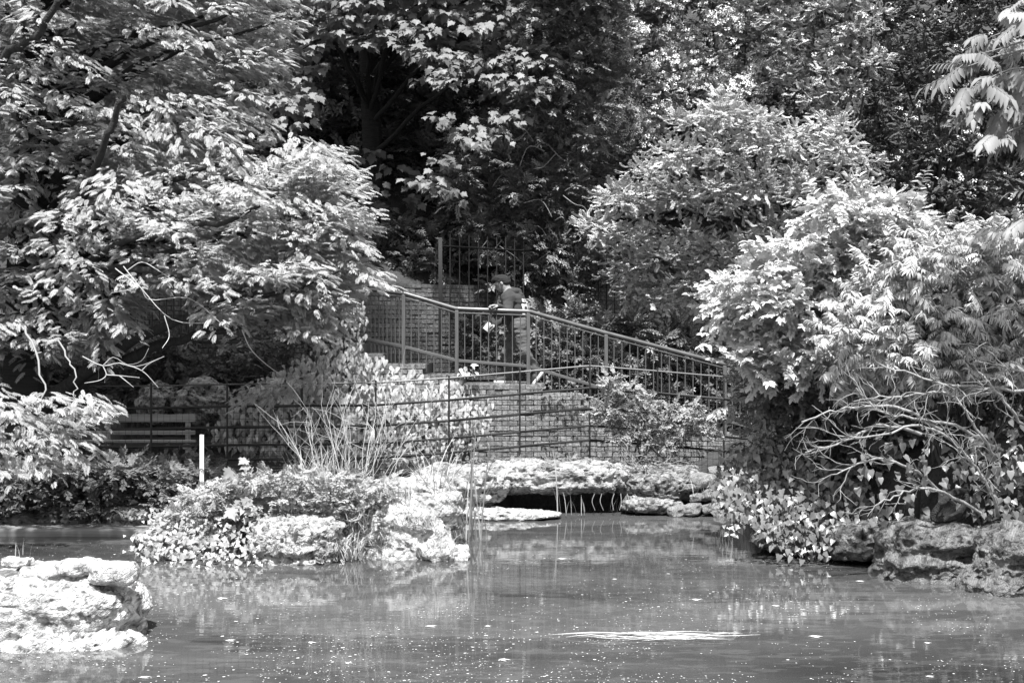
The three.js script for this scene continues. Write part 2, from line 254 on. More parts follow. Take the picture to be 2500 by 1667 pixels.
function brick(g, x, y, z, len, turn = 0, mats = brickMats) {
  const o = part('brick', brickGeos[brickN % 6], mats[Math.floor(hash3(brickN, 3, 8) * 4)], g); brickN++;
  o.position.set(x, y + R(-0.002, 0.002), z + R(-0.008, 0.008)); o.scale.set(len - 0.01, 0.064, 0.11); o.rotation.set(R(-0.02, 0.02), turn + R(-0.015, 0.015), R(-0.008, 0.008)); return o;
}
const SD = 20.3, sx = (px) => (px - 1250) / F * SD, sy = (py) => EYE + (833.5 - py) / F * SD;
const STEPS = [[860, 885, 839], [885, 936, 863], [936, 1040, 887], [1040, 1130, 912], [1130, 1325, 938], [1325, 1425, 962], [1425, 1520, 987], [1520, 1615, 1011], [1615, 1710, 1036], [1710, 1805, 1061], [1805, 1900, 1086]];
const LOW = 0.2, CO = 0.0735;
{
  const g = thing('brick_staircase', 'weathered brick staircase with stepped side wall below the railing', 'staircase'); seed(12);
  const tops = STEPS.map(([a, b, y]) => [sx(a), sx(b), sy(938) + Math.round((sy(y) - sy(938)) / (2 * CO)) * 2 * CO]);
  for (const [a, b, y] of tops) {
    const core = new GB().box(a - (a === tops[0][0] ? 0 : -0.0), LOW - 0.4, -SD - 1.9, b, y - 0.012, -SD - 0.02);
    part('core', core.geo(), mortar, g);
    for (let k = 0; k < 5; k++) { const n = Math.max(1, Math.round((b - a) / 0.225)), w = (b - a) / n; for (let i = 0; i < n; i++) if (k > 0 && (k < 3)) { const o = brick(g, a + (i + 0.5) * w, y - 0.032, -SD - 0.11 - k * 0.115, w); o.scale.z = 0.105; } }
  }
  const maxY = tops[0][2], rows = Math.round((maxY - LOW) / CO);
  for (let r = 0; r < rows; r++) {
    const y = maxY - (r + 0.5) * CO, off = (r % 2) * 0.112;
    for (const [a0, b0, yt] of [[0, 0, 0]]) {
      const left = tops.find((t) => t[2] > y - 0.001)[0], span = tops.filter((t) => t[2] > y); const right = span[span.length - 1][1];
      for (let x = left - off; x < right - 0.03; x += 0.225) { const xa = Math.max(left, x), xb = Math.min(right, x + 0.225); if (xb - xa > 0.05 && !(y < 0.95 && xa < sx(1130)) ) brick(g, (xa + xb) / 2, y, -SD + 0.02, xb - xa); }
    }
  }
  base(g, V(sx(1250), LOW, -SD));
}
function brickWall(name, label, x0, d0, x1, d1, top, rows, fine) {     // a long wall: the bricks in plain view one by one, the rest as one part
  const g = thing(name, label, 'wall'), a = V(x0, 0, -d0), b = V(x1, 0, -d1), L = a.distanceTo(b), t = b.clone().sub(a).normalize(), turn = -Math.atan2(t.z, t.x), n = V(-t.z, 0, t.x); if (n.z < 0) n.negate();
  const core = new THREE.BoxGeometry(L, rows * CO + 0.3, 0.25); const c = part('core', core, darkMortar, g); c.position.copy(a).lerp(b, 0.5).addScaledVector(n, -0.19); c.position.y = top - rows * CO / 2 - 0.16; c.rotation.y = turn;
  const restM = [];
  for (let r = 0; r < rows; r++) for (let s = -(r % 2) * 0.112; s < L - 0.05; s += 0.225) {
    const sa = Math.max(0, s), sb = Math.min(L, s + 0.225); if (sb - sa < 0.04) continue;
    const p = a.clone().addScaledVector(t, (sa + sb) / 2); p.y = top - (r + 0.5) * CO; p.addScaledVector(n, R(-0.008, 0.006));
    const px = 1250 + p.x / -p.z * F;
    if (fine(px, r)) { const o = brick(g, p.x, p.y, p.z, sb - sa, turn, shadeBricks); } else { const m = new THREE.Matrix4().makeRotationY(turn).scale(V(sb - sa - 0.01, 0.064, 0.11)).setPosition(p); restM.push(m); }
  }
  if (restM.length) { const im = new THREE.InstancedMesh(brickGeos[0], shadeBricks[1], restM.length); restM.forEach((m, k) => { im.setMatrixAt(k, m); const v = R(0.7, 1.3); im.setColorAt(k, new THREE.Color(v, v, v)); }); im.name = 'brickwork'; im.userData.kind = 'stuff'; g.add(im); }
  return base(g, V((x0 + x1) / 2, top - rows * CO, -(d0 + d1) / 2));
}
seed(13);
brickWall('retaining_wall', 'shaded brick retaining wall behind the stairs, receding behind the person', -2.7, 23.0, 2.4, 26.0, 3.06, 22, (px, r) => px > 870 && px < 1230 && r < 14);
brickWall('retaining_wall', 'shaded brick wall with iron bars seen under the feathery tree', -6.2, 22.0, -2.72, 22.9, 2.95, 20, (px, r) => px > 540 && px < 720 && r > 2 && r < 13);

// ---------------------------------------------------------------- railing of the stairs
const paint = new THREE.MeshStandardMaterial({ color: grey(0.1), roughness: 0.45, map: mottle }), paintDark = mat(0.06, 0.5), iron = mat(0.012, 0.6), ironTop = mat(0.09, 0.35);
{
  const g = thing('stair_railing', 'grey metal railing with round handrail climbing the brick stairs', 'railing');
  const top = [[868, 703, 21.4], [985, 716, 20.35], [1115, 754, 20.3], [1290, 760, 20.3], [1480, 813, 20.3], [1770, 889, 20.3], [1900, 924, 20.3]].map((a) => at(...a));
  const low = [[868, 822, 21.4], [985, 846, 20.35], [1115, 880, 20.3], [1290, 894, 20.3], [1480, 950, 20.3], [1770, 1026, 20.3], [1900, 1061, 20.3]].map((a) => at(...a));
  const smoothPts = (p) => { const o = []; p.forEach((q, k) => { if (k && k < p.length - 1) { o.push(q.clone().lerp(p[k - 1], 0.03), q.clone().lerp(p[k + 1], 0.03)); } else o.push(q); }); return o; };
  part('handrail', new GB().tube(smoothPts(top), 0.031, 0.031, 10).geo(), new THREE.MeshStandardMaterial({ color: grey(0.1), roughness: 0.3, map: mottle }), g);
  top.slice(0, -1).forEach((p, k) => {
    const q = top[k + 1], a = low[k], b = low[k + 1];
    const bar = (P, Q, h, w) => { const c = P.clone().lerp(Q, 0.5), L = P.distanceTo(Q), o = part(h > 0.03 ? 'bottom_rail' : 'top_bar', new RoundedBoxGeometry(L, h, w, 1, 0.004), paint, g), t = Q.clone().sub(P); o.position.copy(c); o.quaternion.setFromUnitVectors(V(1, 0, 0), t.normalize()); };
    bar(a, b, 0.042, 0.026); bar(p.clone().add(V(0, -0.055, 0)), q.clone().add(V(0, -0.055, 0)), 0.016, 0.03);
    const span = Math.hypot(q.x - p.x, q.z - p.z), n = Math.round(span / 0.114), bg = new THREE.CylinderGeometry(0.0085, 0.0085, 1, 6);
    for (let i = 1; i < n; i++) { const u = p.clone().lerp(q, i / n), v = a.clone().lerp(b, i / n), y0 = v.y - 0.26, y1 = u.y - 0.055, o = part('baluster', bg, paint, g); o.position.set(u.x, (y0 + y1) / 2, u.z); o.scale.y = y1 - y0; }
  });
  top.slice(1, -1).forEach((p) => { const h = 1.06, o = part('post', new RoundedBoxGeometry(0.052, h, 0.052, 2, 0.005), paint, g); o.position.set(p.x, p.y - h / 2 - 0.02, p.z); });
  base(g, V(0, sy(938), -SD));
}
// ---------------------------------------------------------------- iron park fence with wire mesh
{
  const g = thing('park_fence', 'low black iron park fence with flat bars and wire mesh', 'fence');
  const X = [-190, -5, 181, 368, 554, 737, 917, 1096, 1269, 1440, 1606, 1768, 1925], lv = (tab, x) => along(tab, x);
  const topT = [[-190, 943], [368, 942], [554, 938], [917, 935], [1096, 923], [1269, 908], [1440, 893], [1606, 906], [1768, 920], [1925, 934]], D = (x) => lerp(17.6, 18.4, clamp((x - 368) / 1072, 0, 1));
  const drops = [[-190, 55, 106, 150, 188, 214], [917, 54, 105, 148, 183, 205], [1440, 54, 103.5, 146, 181, 237], [1925, 54, 103, 146, 181, 237]];
  const dropAt = (x, k) => along(drops.map((d) => [d[0], d[k]]), x), P = (x, k) => at(x, lv(topT, x) + (k ? dropAt(x, k) : 0), D(x));
  part('top_rail', new GB().tube(X.map((x) => P(x, 0)), 0.011, 0.011, 7).geo(), ironTop, g);
  for (let k = 1; k <= 4; k++) { const gb = new GB(), pa = X.map((x) => P(x, k)); for (let i = 0; i < X.length - 1; i++) { const a = pa[i], b = pa[i + 1]; gb.tube([a, b], 0.017, 0.017, 4); } const o = part('flat_bar', gb.geo(), iron, g); }
  const mesh = mat(0.03, 0.6);
  X.forEach((x, i) => {
    const a = P(x, 0), b = P(x, 5); part('post', new GB().tube([a.clone().add(V(0, 0.03, 0)), V(a.x, b.y - 0.1, a.z)], 0.013, 0.013, 6).geo(), iron, g);
    if (i === X.length - 1) return;
    const gb = new GB(), n = 12, nx = X[i + 1];
    for (let k = 1; k < n; k++) { const xx = lerp(x, nx, k / n); gb.tube([P(xx, 1).add(V(R(-0.004, 0.004), 0, 0.012)), P(xx, 5).add(V(0, 0, 0.012))], 0.0024, 0.0024, 3, false); }
    for (let k = 0; k < 13; k++) { const f = 1 + k / 13 * 4, lo = Math.floor(f), q = (xx) => P(xx, lo).lerp(P(xx, lo + 1), f - lo).add(V(0, R(-0.004, 0.004), 0.014)); gb.tube([q(x), q(lerp(x, nx, 0.5)), q(nx)], 0.0024, 0.0024, 3, false); }
    part('wire_mesh', gb.geo(), mesh, g);
  });
  base(g, at(917, 1135, 18));
}
// ---------------------------------------------------------------- tall iron fence before the retaining wall
{
  const g = thing('tall_fence', 'tall dark iron bar fence standing behind the stairs', 'fence'), d = 22.5;
  for (const x of [1075]) { const a = at(x, 580, d), b = at(x, 862, d), o = part('post', new THREE.BoxGeometry(0.06, a.y - b.y, 0.06), mat(0.05, 0.6), g); o.position.set(a.x, (a.y + b.y) / 2, a.z); }
  const bg = new THREE.CylinderGeometry(0.011, 0.011, 1, 6), y0 = at(0, 855, d).y, y1 = at(0, 570, d).y;
  const end = V(2.4, 0, -25.6), beg = at(1075, 0, d).setY(0), nb = Math.floor(beg.distanceTo(end) / 0.19); for (let k = 1; k < nb; k++) { const o = part('bar', bg, iron, g), q = beg.clone().lerp(end, k / nb); o.position.set(q.x, (y0 + y1) / 2, q.z); o.scale.y = y1 - y0; }
  for (const y of [600, 842]) { const a = beg.clone().setY(at(0, y, d).y), b = end.clone().setY(a.y); part('cross_bar', new GB().tube([a, b], 0.014, 0.014, 4).geo(), iron, g); }
  base(g, at(1400, 862, d));
  const h = thing('tall_fence', 'dark iron bar fence before the shaded brick wall under the feathery tree', 'fence'), e = 21.7;
  for (let x = 300; x < 840; x += 17.6) { const o = part('bar', bg, iron, h), t = at(x, 690, e), b = at(x, 850, e); o.position.set(t.x, (t.y + b.y) / 2, -e); o.scale.y = t.y - b.y; }
  for (const y of [700, 835]) { const a = at(300, y, e), b = at(840, y, e), o = part('cross_bar', new THREE.BoxGeometry(b.x - a.x, 0.035, 0.014), iron, h); o.position.set((a.x + b.x) / 2, a.y, -e); }
  base(h, at(570, 850, e));
}
// ---------------------------------------------------------------- bench, white post, small plates, rock pile behind the fence
{
  const wood = new THREE.MeshStandardMaterial({ color: grey(0.5), roughness: 0.8, map: rep(grain, 1, 0.5), bumpMap: rep(grain, 1, 0.5), bumpScale: 0.004 }), g = thing('park_bench', 'weathered wooden park bench behind the wire fence', 'bench'), d = 18.9;
  const plank = (n, x0, x1, y0, y1, dz, th) => { const a = at(x0, y0, d - dz), b = at(x1, y1, d - dz), o = part(n, new RoundedBoxGeometry(b.x - a.x, a.y - b.y, th, 2, 0.006), wood, g); o.position.set((a.x + b.x) / 2, (a.y + b.y) / 2, -(d - dz)); return o; };
  plank('back_slat', 120, 476, 1011, 1030, 0, 0.035); plank('back_slat', 120, 476, 1051, 1061, -0.02, 0.035);
  for (let k = 0; k < 4; k++) plank('seat_slat', 120, 476, 1074, 1080, 0.1 + k * 0.11, 0.1);
  for (const x of [262, 458]) { for (const dz of [0.04, 0.46]) plank('leg', x - 6, x + 6, dz < 0.1 ? 1022 : 1082, 1128, dz - 0.07, 0.05); plank('seat_bearer', x - 5, x + 5, 1082, 1094, 0.26, 0.4); }
  base(g, at(300, 1128, d));
  const w = single('marker_post', 'thin white painted wooden post beside the island planting', 'post', new RoundedBoxGeometry(0.045, 0.62, 0.03, 2, 0.004), mat(0.75, 0.6)); const p = at(492, 1130, 15.6); w.position.set(p.x, p.y, p.z);
  const pl = single('plastic_plate', 'small white plate lying on the rubble by the ivy', 'plate', new RoundedBoxGeometry(0.21, 0.05, 0.1, 1, 0.004), mat(0.75, 0.5)); pl.position.copy(at(1772, 1146, 17.25)); pl.rotation.set(0.2, 0.1, -0.02);
  rock('rock_pile', 'sunlit rough rock behind the bench, wider one', at(490, 985, 20), 70, [0.4, 0.3, 0.3], limestone, { detail: 50, rough: 0.6, strata: 0.07, fine: 0.05, stain: 0.6 });
  rock('rock_pile', 'sunlit rough rock behind the bench, narrower one by the twigs', at(385, 990, 20.1), 73, [0.26, 0.3, 0.3], limestone, { detail: 50, rough: 0.6, strata: 0.07, fine: 0.05, stain: 0.6 });
}

// ---------------------------------------------------------------- leaves and sprigs (x is the way they grow, y their upper side)
const X1 = V(1, 0, 0), Y1 = V(0, 1, 0);
function frondGeo(s) {                                       // feathery drooping shoot, about 0.3 m long
  seed(s); const g = new GB(), L = 0.3, pt = (t) => V(L * t, -0.07 * t * t, 0.01 * Math.sin(t * 5 + s));
  g.strip([0, 0.5, 1].map(pt), [0.006, 0.004, 0.002], V(0, 0, 1));
  for (let k = 0; k < 11; k++) for (const sd of [-1, 1]) {
    const t = 0.08 + 0.9 * (k + (sd > 0 ? 0.35 : 0)) / 11, b = pt(t), len = 0.088 * (1 - 0.55 * Math.abs(t - 0.4)) * R(0.8, 1.15), w = 0.019 * R(0.85, 1.2);
    const d = V(0.55 + 0.5 * t, R(-0.05, 0.18), sd * (1 - 0.45 * t)).normalize(), m = b.clone().addScaledVector(d, len * 0.55), e = b.clone().addScaledVector(d, len).add(V(0, -0.45 * len, 0));
    m.y -= 0.06 * len; const side = d.clone().cross(Y1).normalize(), tilt = side.multiplyScalar(1).add(V(0, R(-0.25, 0.25), 0));
    g.strip([b, m, e], [w * 0.5, w, w * 0.45], tilt);
  }
  return g.geo();
}
function lobed(pts, L, { droop = 0.2, cup = 0.1, stalk = 0 } = {}) {   // lobed leaf as a fan from its stalk end; outline points are [along, across] of one half
  const g = new GB(), h = (x, y) => -droop * L * x * x + cup * L * Math.abs(y) * (1 - Math.abs(y)), P = (x, y) => V(x * L + stalk, h(x, y), y * L);
  const o = g.v(P(0.25, 0)), full = [...pts, ...pts.slice(1, -1).reverse().map(([x, y]) => [x, -y])], id = full.map(([x, y]) => g.v(P(x, y)));
  id.forEach((a, k) => g.t(o, a, id[(k + 1) % id.length]));
  if (stalk) { const a = g.v(V(0, 0.01, -0.003)), b = g.v(V(0, 0.01, 0.003)), c = g.v(P(0, 0)); g.t(a, b, c); }
  return g.geo();
}
const mapleHalf = [[0.0, 0], [-0.08, 0.2], [-0.02, 0.42], [0.16, 0.36], [0.3, 0.62], [0.42, 0.52], [0.56, 0.6], [0.5, 0.28], [0.66, 0.34], [0.74, 0.22], [0.8, 0.14], [1.05, 0]];
const mapleGeos = [lobed(mapleHalf, 0.19, { droop: 0.28, cup: 0.16, stalk: 0.05 }), lobed(mapleHalf, 0.17, { droop: 0.12, cup: 0.3, stalk: 0.05 }), lobed(mapleHalf, 0.15, { droop: 0.4, cup: 0.05, stalk: 0.04 })];
const ivyHalf = [[0, 0], [-0.12, 0.22], [0.0, 0.5], [0.3, 0.34], [0.42, 0.36], [0.62, 0.2], [1, 0]];
const ivyGeos = [lobed(ivyHalf, 0.075, { droop: 0.2, cup: 0.2 }), lobed(ivyHalf, 0.062, { droop: 0.05, cup: 0.3 }), lobed([[0, 0], [-0.06, 0.3], [0.2, 0.4], [0.55, 0.28], [0.8, 0.12], [1, 0]], 0.07, { droop: 0.25, cup: 0.25 })];
const ovate = (L, W, droop, fold) => new GB().leaf(V(0, 0, 0), X1, Y1, L, W, droop, fold, [[0.18, 0.8], [0.42, 1], [0.74, 0.62]]).geo();
const creeperGeos = [ovate(0.125, 0.066, 0.3, 0.2), ovate(0.11, 0.062, 0.45, 0.28), ovate(0.14, 0.066, 0.2, 0.16)];
function sprigGeo(s, n, L, leafL, leafW, { droop = 0.2, spreadA = 0.9, fold = 0.15, hang = 0, pairs = false, rows } = {}) {   // twig with alternate leaves
  seed(s); const g = new GB(), pt = (t) => V(L * t, 0.02 * Math.sin(t * 4 + s) - hang * L * t * t * 0.4, 0.015 * Math.sin(t * 6 + s));
  g.strip([0, 0.5, 1].map(pt), [0.004, 0.003, 0.002], V(0, 0.3, 1));
  for (let k = 0; k < n; k++) {
    const t = pairs ? (Math.floor(k / 2) + 1) / (n / 2 + 0.5) : (k + 0.7) / n, sd = k % 2 ? 1 : -1, a = R(-0.6, 0.6), last = k === n - 1;
    const d = last ? V(1, 0, 0) : V(0.55 + R(-0.2, 0.2), R(-0.25, 0.4) - hang, sd * spreadA + R(-0.25, 0.25));
    g.leaf(pt(t), d, V(R(-0.3, 0.3), 1, a), leafL * R(0.7, 1.15), leafW * R(0.8, 1.15), droop, fold, rows);
  }
  return g.geo();
}
const two = [[0.4, 1]], three = [[0.3, 1], [0.7, 0.7]];
const hollyGeos = [1, 2].map((k) => sprigGeo(80 + k, 17, 0.2, 0.066, 0.034, { droop: 0.1, rows: two }));
const hawGeos = [1, 2].map((k) => sprigGeo(90 + k, 40, 0.15, 0.034, 0.029, { droop: 0.15, rows: [[0.55, 1]], hang: 0.1, spreadA: 1.2 }));
const dogGeos = [1, 2, 3].map((k) => sprigGeo(100 + k, 24, 0.21, 0.06, 0.04, { droop: 0.3, pairs: true, fold: 0.2 }));
const budGeos = [1, 2, 3].map((k) => sprigGeo(110 + k, 30, 0.18, 0.08, 0.018, { droop: 0.5, hang: 0.5, spreadA: 0.75, rows: three, pairs: true }));
const weedGeos = [1, 2].map((k) => sprigGeo(120 + k, 14, 0.13, 0.05, 0.03, { droop: 0.2, rows: two }));
const wingGeos = [1, 2].map((k) => { seed(130 + k); const g = new GB(), L = 0.36, pt = (t) => V(L * t, -0.05 * t * t, 0); g.tube([0, 0.5, 1].map(pt), 0.004, 0.002, 4); for (let i = 0; i < 6; i++) for (const sd of [-1, 1]) g.leaf(pt(0.15 + 0.8 * i / 6), V(0.45 + 0.1 * i, -0.55 + R(-0.2, 0.1), sd * R(0.6, 0.9)), V(0.4, 1, 0), 0.14 * R(0.85, 1.1), 0.05, 0.3, 0.2, three); g.leaf(pt(1), V(1, -0.5, 0), Y1, 0.14, 0.05, 0.3, 0.2, three); return g.geo(); });
function blossomGeo(s) { seed(s); const g = new GB(); for (let k = 0; k < 9; k++) { const u = ball(); u.y = Math.abs(u.y) * 0.6; const c = u.clone().multiplyScalar(0.05), n = u.clone().add(V(0, 0.7, 0)).normalize(), a = n.clone().cross(V(0.3, 0.1, 0.9)).normalize(), b = n.clone().cross(a), o = g.v(c), r = 0.015; const ring = []; for (let i = 0; i < 6; i++) { const th = i / 6 * 6.283; ring.push(g.v(c.clone().addScaledVector(a, Math.cos(th) * r).addScaledVector(b, Math.sin(th) * r).addScaledVector(n, 0.006))); } for (let i = 0; i < 6; i++) g.t(o, ring[i], ring[(i + 1) % 6]); } return g.geo(); }
const blossomG = [blossomGeo(140), blossomGeo(141)], petalMats = leafTones(0.75, 0.8, 0.25);
const frondGeos = [frondGeo(201), frondGeo(202), frondGeo(203)];

function limb(g, name, pts, r0, r1, m, n = 14, sides = 7, wob = 0.03) { const p = curve(pts, n); p.forEach((q, k) => { if (k && k < n) q.add(jit(wob)); }); return part(name, new GB().tube(p, r0, r1, sides).geo(), m, g); }
function twigs(gb, p, dir, len, r, lvl, bend = 0.35) {       // forking bare wood
  const n = 5, pts = [p.clone()]; let q = p.clone(), d = dir.clone().normalize();
  for (let k = 0; k < n; k++) { d.add(jit(bend)).normalize(); q = q.clone().addScaledVector(d, len / n); pts.push(q); if (lvl > 0 && k > 0 && rnd() < 0.85) twigs(gb, q, d.clone().add(jit(0.9)), len * R(0.35, 0.65), r * 0.55, lvl - 1, bend); }
  gb.tube(pts, r, r * 0.55, lvl > 1 ? 6 : 4);
}

// ---------------------------------------------------------------- feathery tree at the left
{
  seed(21);
  const g = thing('feathery_tree', 'large feathery leaved tree filling the upper left, drooping over the fence', 'tree'), T = [], root = at(60, 1180, 17.6);
  part('trunk', new GB().tube(curve([V(root.x, 0.2, root.z), V(root.x + 0.05, 3, root.z + 0.1), V(root.x + 0.2, 7, root.z), V(root.x + 0.2, 11, root.z)], 16), 0.3, 0.12, 10).geo(), barkMat, g);
  const poly = [[-250, -200], [640, -200], [670, 50], [630, 180], [610, 290], [585, 350], [640, 400], [720, 370], [785, 345], [840, 420], [865, 520], [845, 610], [890, 650], [850, 695], [800, 730], [770, 790], [720, 810], [660, 750], [590, 750], [545, 790], [490, 700], [410, 680], [330, 700], [300, 780], [250, 840], [150, 860], [60, 830], [0, 870], [-250, 900]];
  const bough = (c, axis, L, W, step) => {
    const A = axis.clone().normalize(), S = A.clone().cross(Y1).normalize(), n = Math.max(4, Math.round(L / 0.085));
    for (let k = 0; k <= n; k++) for (const sd of [-1, 1]) {
      const t = k / n, b = c.clone().addScaledVector(A, L * (t - 0.5)), wl = W * (1 - 0.75 * t * t) * R(0.7, 1.1), d = A.clone().multiplyScalar(0.75).addScaledVector(S, sd).add(jit(0.2)).normalize();
      b.y -= 0.16 * t * t * L;
      for (let s = 0.05; s < wl; s += step) { const p = b.clone().addScaledVector(d, s); p.y -= 0.35 * s * s + R(-0.07, 0.09); const dd = d.clone().multiplyScalar(0.8).addScaledVector(A, R(-0.2, 0.7)).addScaledVector(S, R(-0.6, 0.6)); dd.y += R(-0.38, 0.12); T.push(frame(p, dd, V(R(-0.5, 0.5), 1, R(-0.3, 0.7)), R(0.32, 0.54))); }
    }
  };
  const centres = [];
  for (let layer = 0; layer < 4; layer++) for (const [x, y] of spread(poly, 57)) {
    const bulge = 1.5 * smooth(150, 520, y) * smooth(50, 650, x), d = 16.6 - bulge + layer * lerp(0.6, 0.3, smooth(350, 560, y) * smooth(150, 350, x)) + R(-0.4, 0.4), c = at(x + R(-10, 10), y, d), ax = V(c.x - root.x + 0.4, 0, Math.max(0.5, c.z - root.z + 0.6)).normalize(); ax.y = R(-0.5, 0.4);
    ax.add(V(R(-0.6, 0.6), 0, R(-0.3, 0.5)));
    bough(c, ax, R(0.5, 0.95), R(0.22, 0.42), 0.06); centres.push([c, layer]);
  }
  for (let k = 0; k < 150; k++) bough(V(R(-8.5, -2.4), R(6.8, 13.5), -R(15.6, 19)), V(R(-1, 1), R(-0.4, 0.1), R(-0.6, 1)), 1.1, 0.6, 0.12);   // unseen upper crown above the frame, heightened to shade the back wall
  for (let k = 0; k < 80; k++) bough(V(R(-6, -0.9), R(7.4, 9.6), -R(18.6, 20.9)), V(R(-1, 1), R(-0.4, 0.1), R(-0.6, 1)), 1.1, 0.6, 0.1);  // unseen boughs above the frame, placed to shade the retaining wall
  // bough hanging low at the frame edge, and one reaching over the creeper
  for (const [x, y, d, l] of [[60, 1000, 14.6, 1], [140, 965, 14.7, 0.9], [210, 1000, 14.8, 0.8], [40, 1070, 14.6, 0.9], [150, 1060, 14.7, 0.9], [110, 1120, 14.6, 0.7], [10, 1130, 14.4, 0.6], [200, 1090, 14.8, 0.6], [0, 960, 14.8, 0.8], [255, 970, 14.7, 0.5], [90, 1030, 15, 0.9], [180, 1030, 15.1, 0.8]]) bough(at(x - 20, y, d), V(0.8, R(-0.3, 0.05), 0.5), l * 0.8, 0.34, 0.07);
  for (const [x, y] of [[640, 940], [700, 925], [760, 920], [620, 965], [690, 950]]) bough(at(x, y, 17.2), V(-0.6, -0.15, 0.6), 0.45, 0.26, 0.07);
  // limbs
  centres.forEach(([c, l], k) => { if (l === 0 && k % 11 === 0 || l === 1 && k % 9 === 0) { const s = V(root.x + 0.1, Math.max(1.2, c.y - 0.5 - 0.25 * Math.abs(c.x - root.x)), root.z + 0.1), m = s.clone().lerp(c, 0.5).add(V(0, 0.25, 0)); limb(g, 'limb', [s, m, c], 0.05 + 0.012 * c.distanceTo(s), 0.012, barkMat); } });
  limb(g, 'limb', [at(-150, 330, 17.4), at(20, 130, 16.3), at(95, 80, 16), at(140, 0, 15.8)], 0.06, 0.035, barkMat);
  limb(g, 'limb', [at(150, 640, 17.4), at(262, 330, 15.9), at(300, 230, 15.7)], 0.05, 0.03, barkMat);
  limb(g, 'limb', [at(100, 640, 17.4), at(340, 660, 15.8), at(560, 710, 15.3), at(700, 715, 15.1), at(830, 660, 15)], 0.05, 0.012, barkMat);
  limb(g, 'limb', [at(150, 640, 17.4), at(430, 560, 15.5), at(560, 535, 15), at(680, 470, 14.9)], 0.05, 0.015, barkMat);
  limb(g, 'limb', [at(60, 800, 15.5), at(90, 880, 15), at(105, 955, 14.7), at(80, 1010, 14.6)], 0.014, 0.006, stemMid);
  limb(g, 'limb', [at(140, 830, 15.5), at(180, 920, 15), at(182, 1000, 14.8)], 0.011, 0.005, stemMid);
  seed(22); const tw = new GB();                             // pale bare twigs hanging below
  const path = (...p) => tw.tube(curve(p.map((a) => at(...a)), 12), 0.007, 0.0025, 4);
  path([300, 650, 15.3], [345, 705, 15.2], [420, 780, 15.1], [520, 790, 15]); path([345, 705, 15.2], [360, 730, 15.2], [460, 728, 15.1], [540, 790, 15]); path([280, 655, 15.3], [330, 700, 15.2], [270, 715, 15.1]); path([310, 660, 15.3], [345, 640, 15.2], [385, 660, 15.1], [430, 690, 15]);
  path([200, 870, 15], [250, 893, 15], [290, 886, 15], [330, 895, 15], [400, 870, 15]); path([250, 893, 15], [258, 915, 15], [245, 927, 15], [205, 935, 15]); path([258, 915, 15], [290, 917, 15], [340, 922, 15]); path([290, 886, 15], [345, 905, 15], [385, 945, 15]); path([290, 917, 15], [325, 945, 15]); path([250, 893, 15], [275, 872, 15], [310, 890, 15], [345, 880, 15], [362, 850, 15]); path([345, 905, 15], [360, 890, 15], [395, 872, 15]);
  path([590, 805, 15.2], [610, 850, 15.3], [650, 890, 15.5], [685, 915, 15.7]); path([400, 770, 15.1], [412, 820, 15.1], [395, 850, 15]);
  for (let k = 0; k < 10; k++) { const [c] = centres[Math.floor(rnd() * centres.length)]; twigs(tw, c, V(R(-1, 1), R(-0.6, 0.2), 0.6), 0.5, 0.006, 1, 0.3); }
  part('bare_twigs', tw.geo(), twigPale, g);
  dress(g, T, frondGeos, leafTones(0.33, 0.8, 0.3), 'frond', 'crown');
  base(g, V(root.x, 0.2, root.z));
}
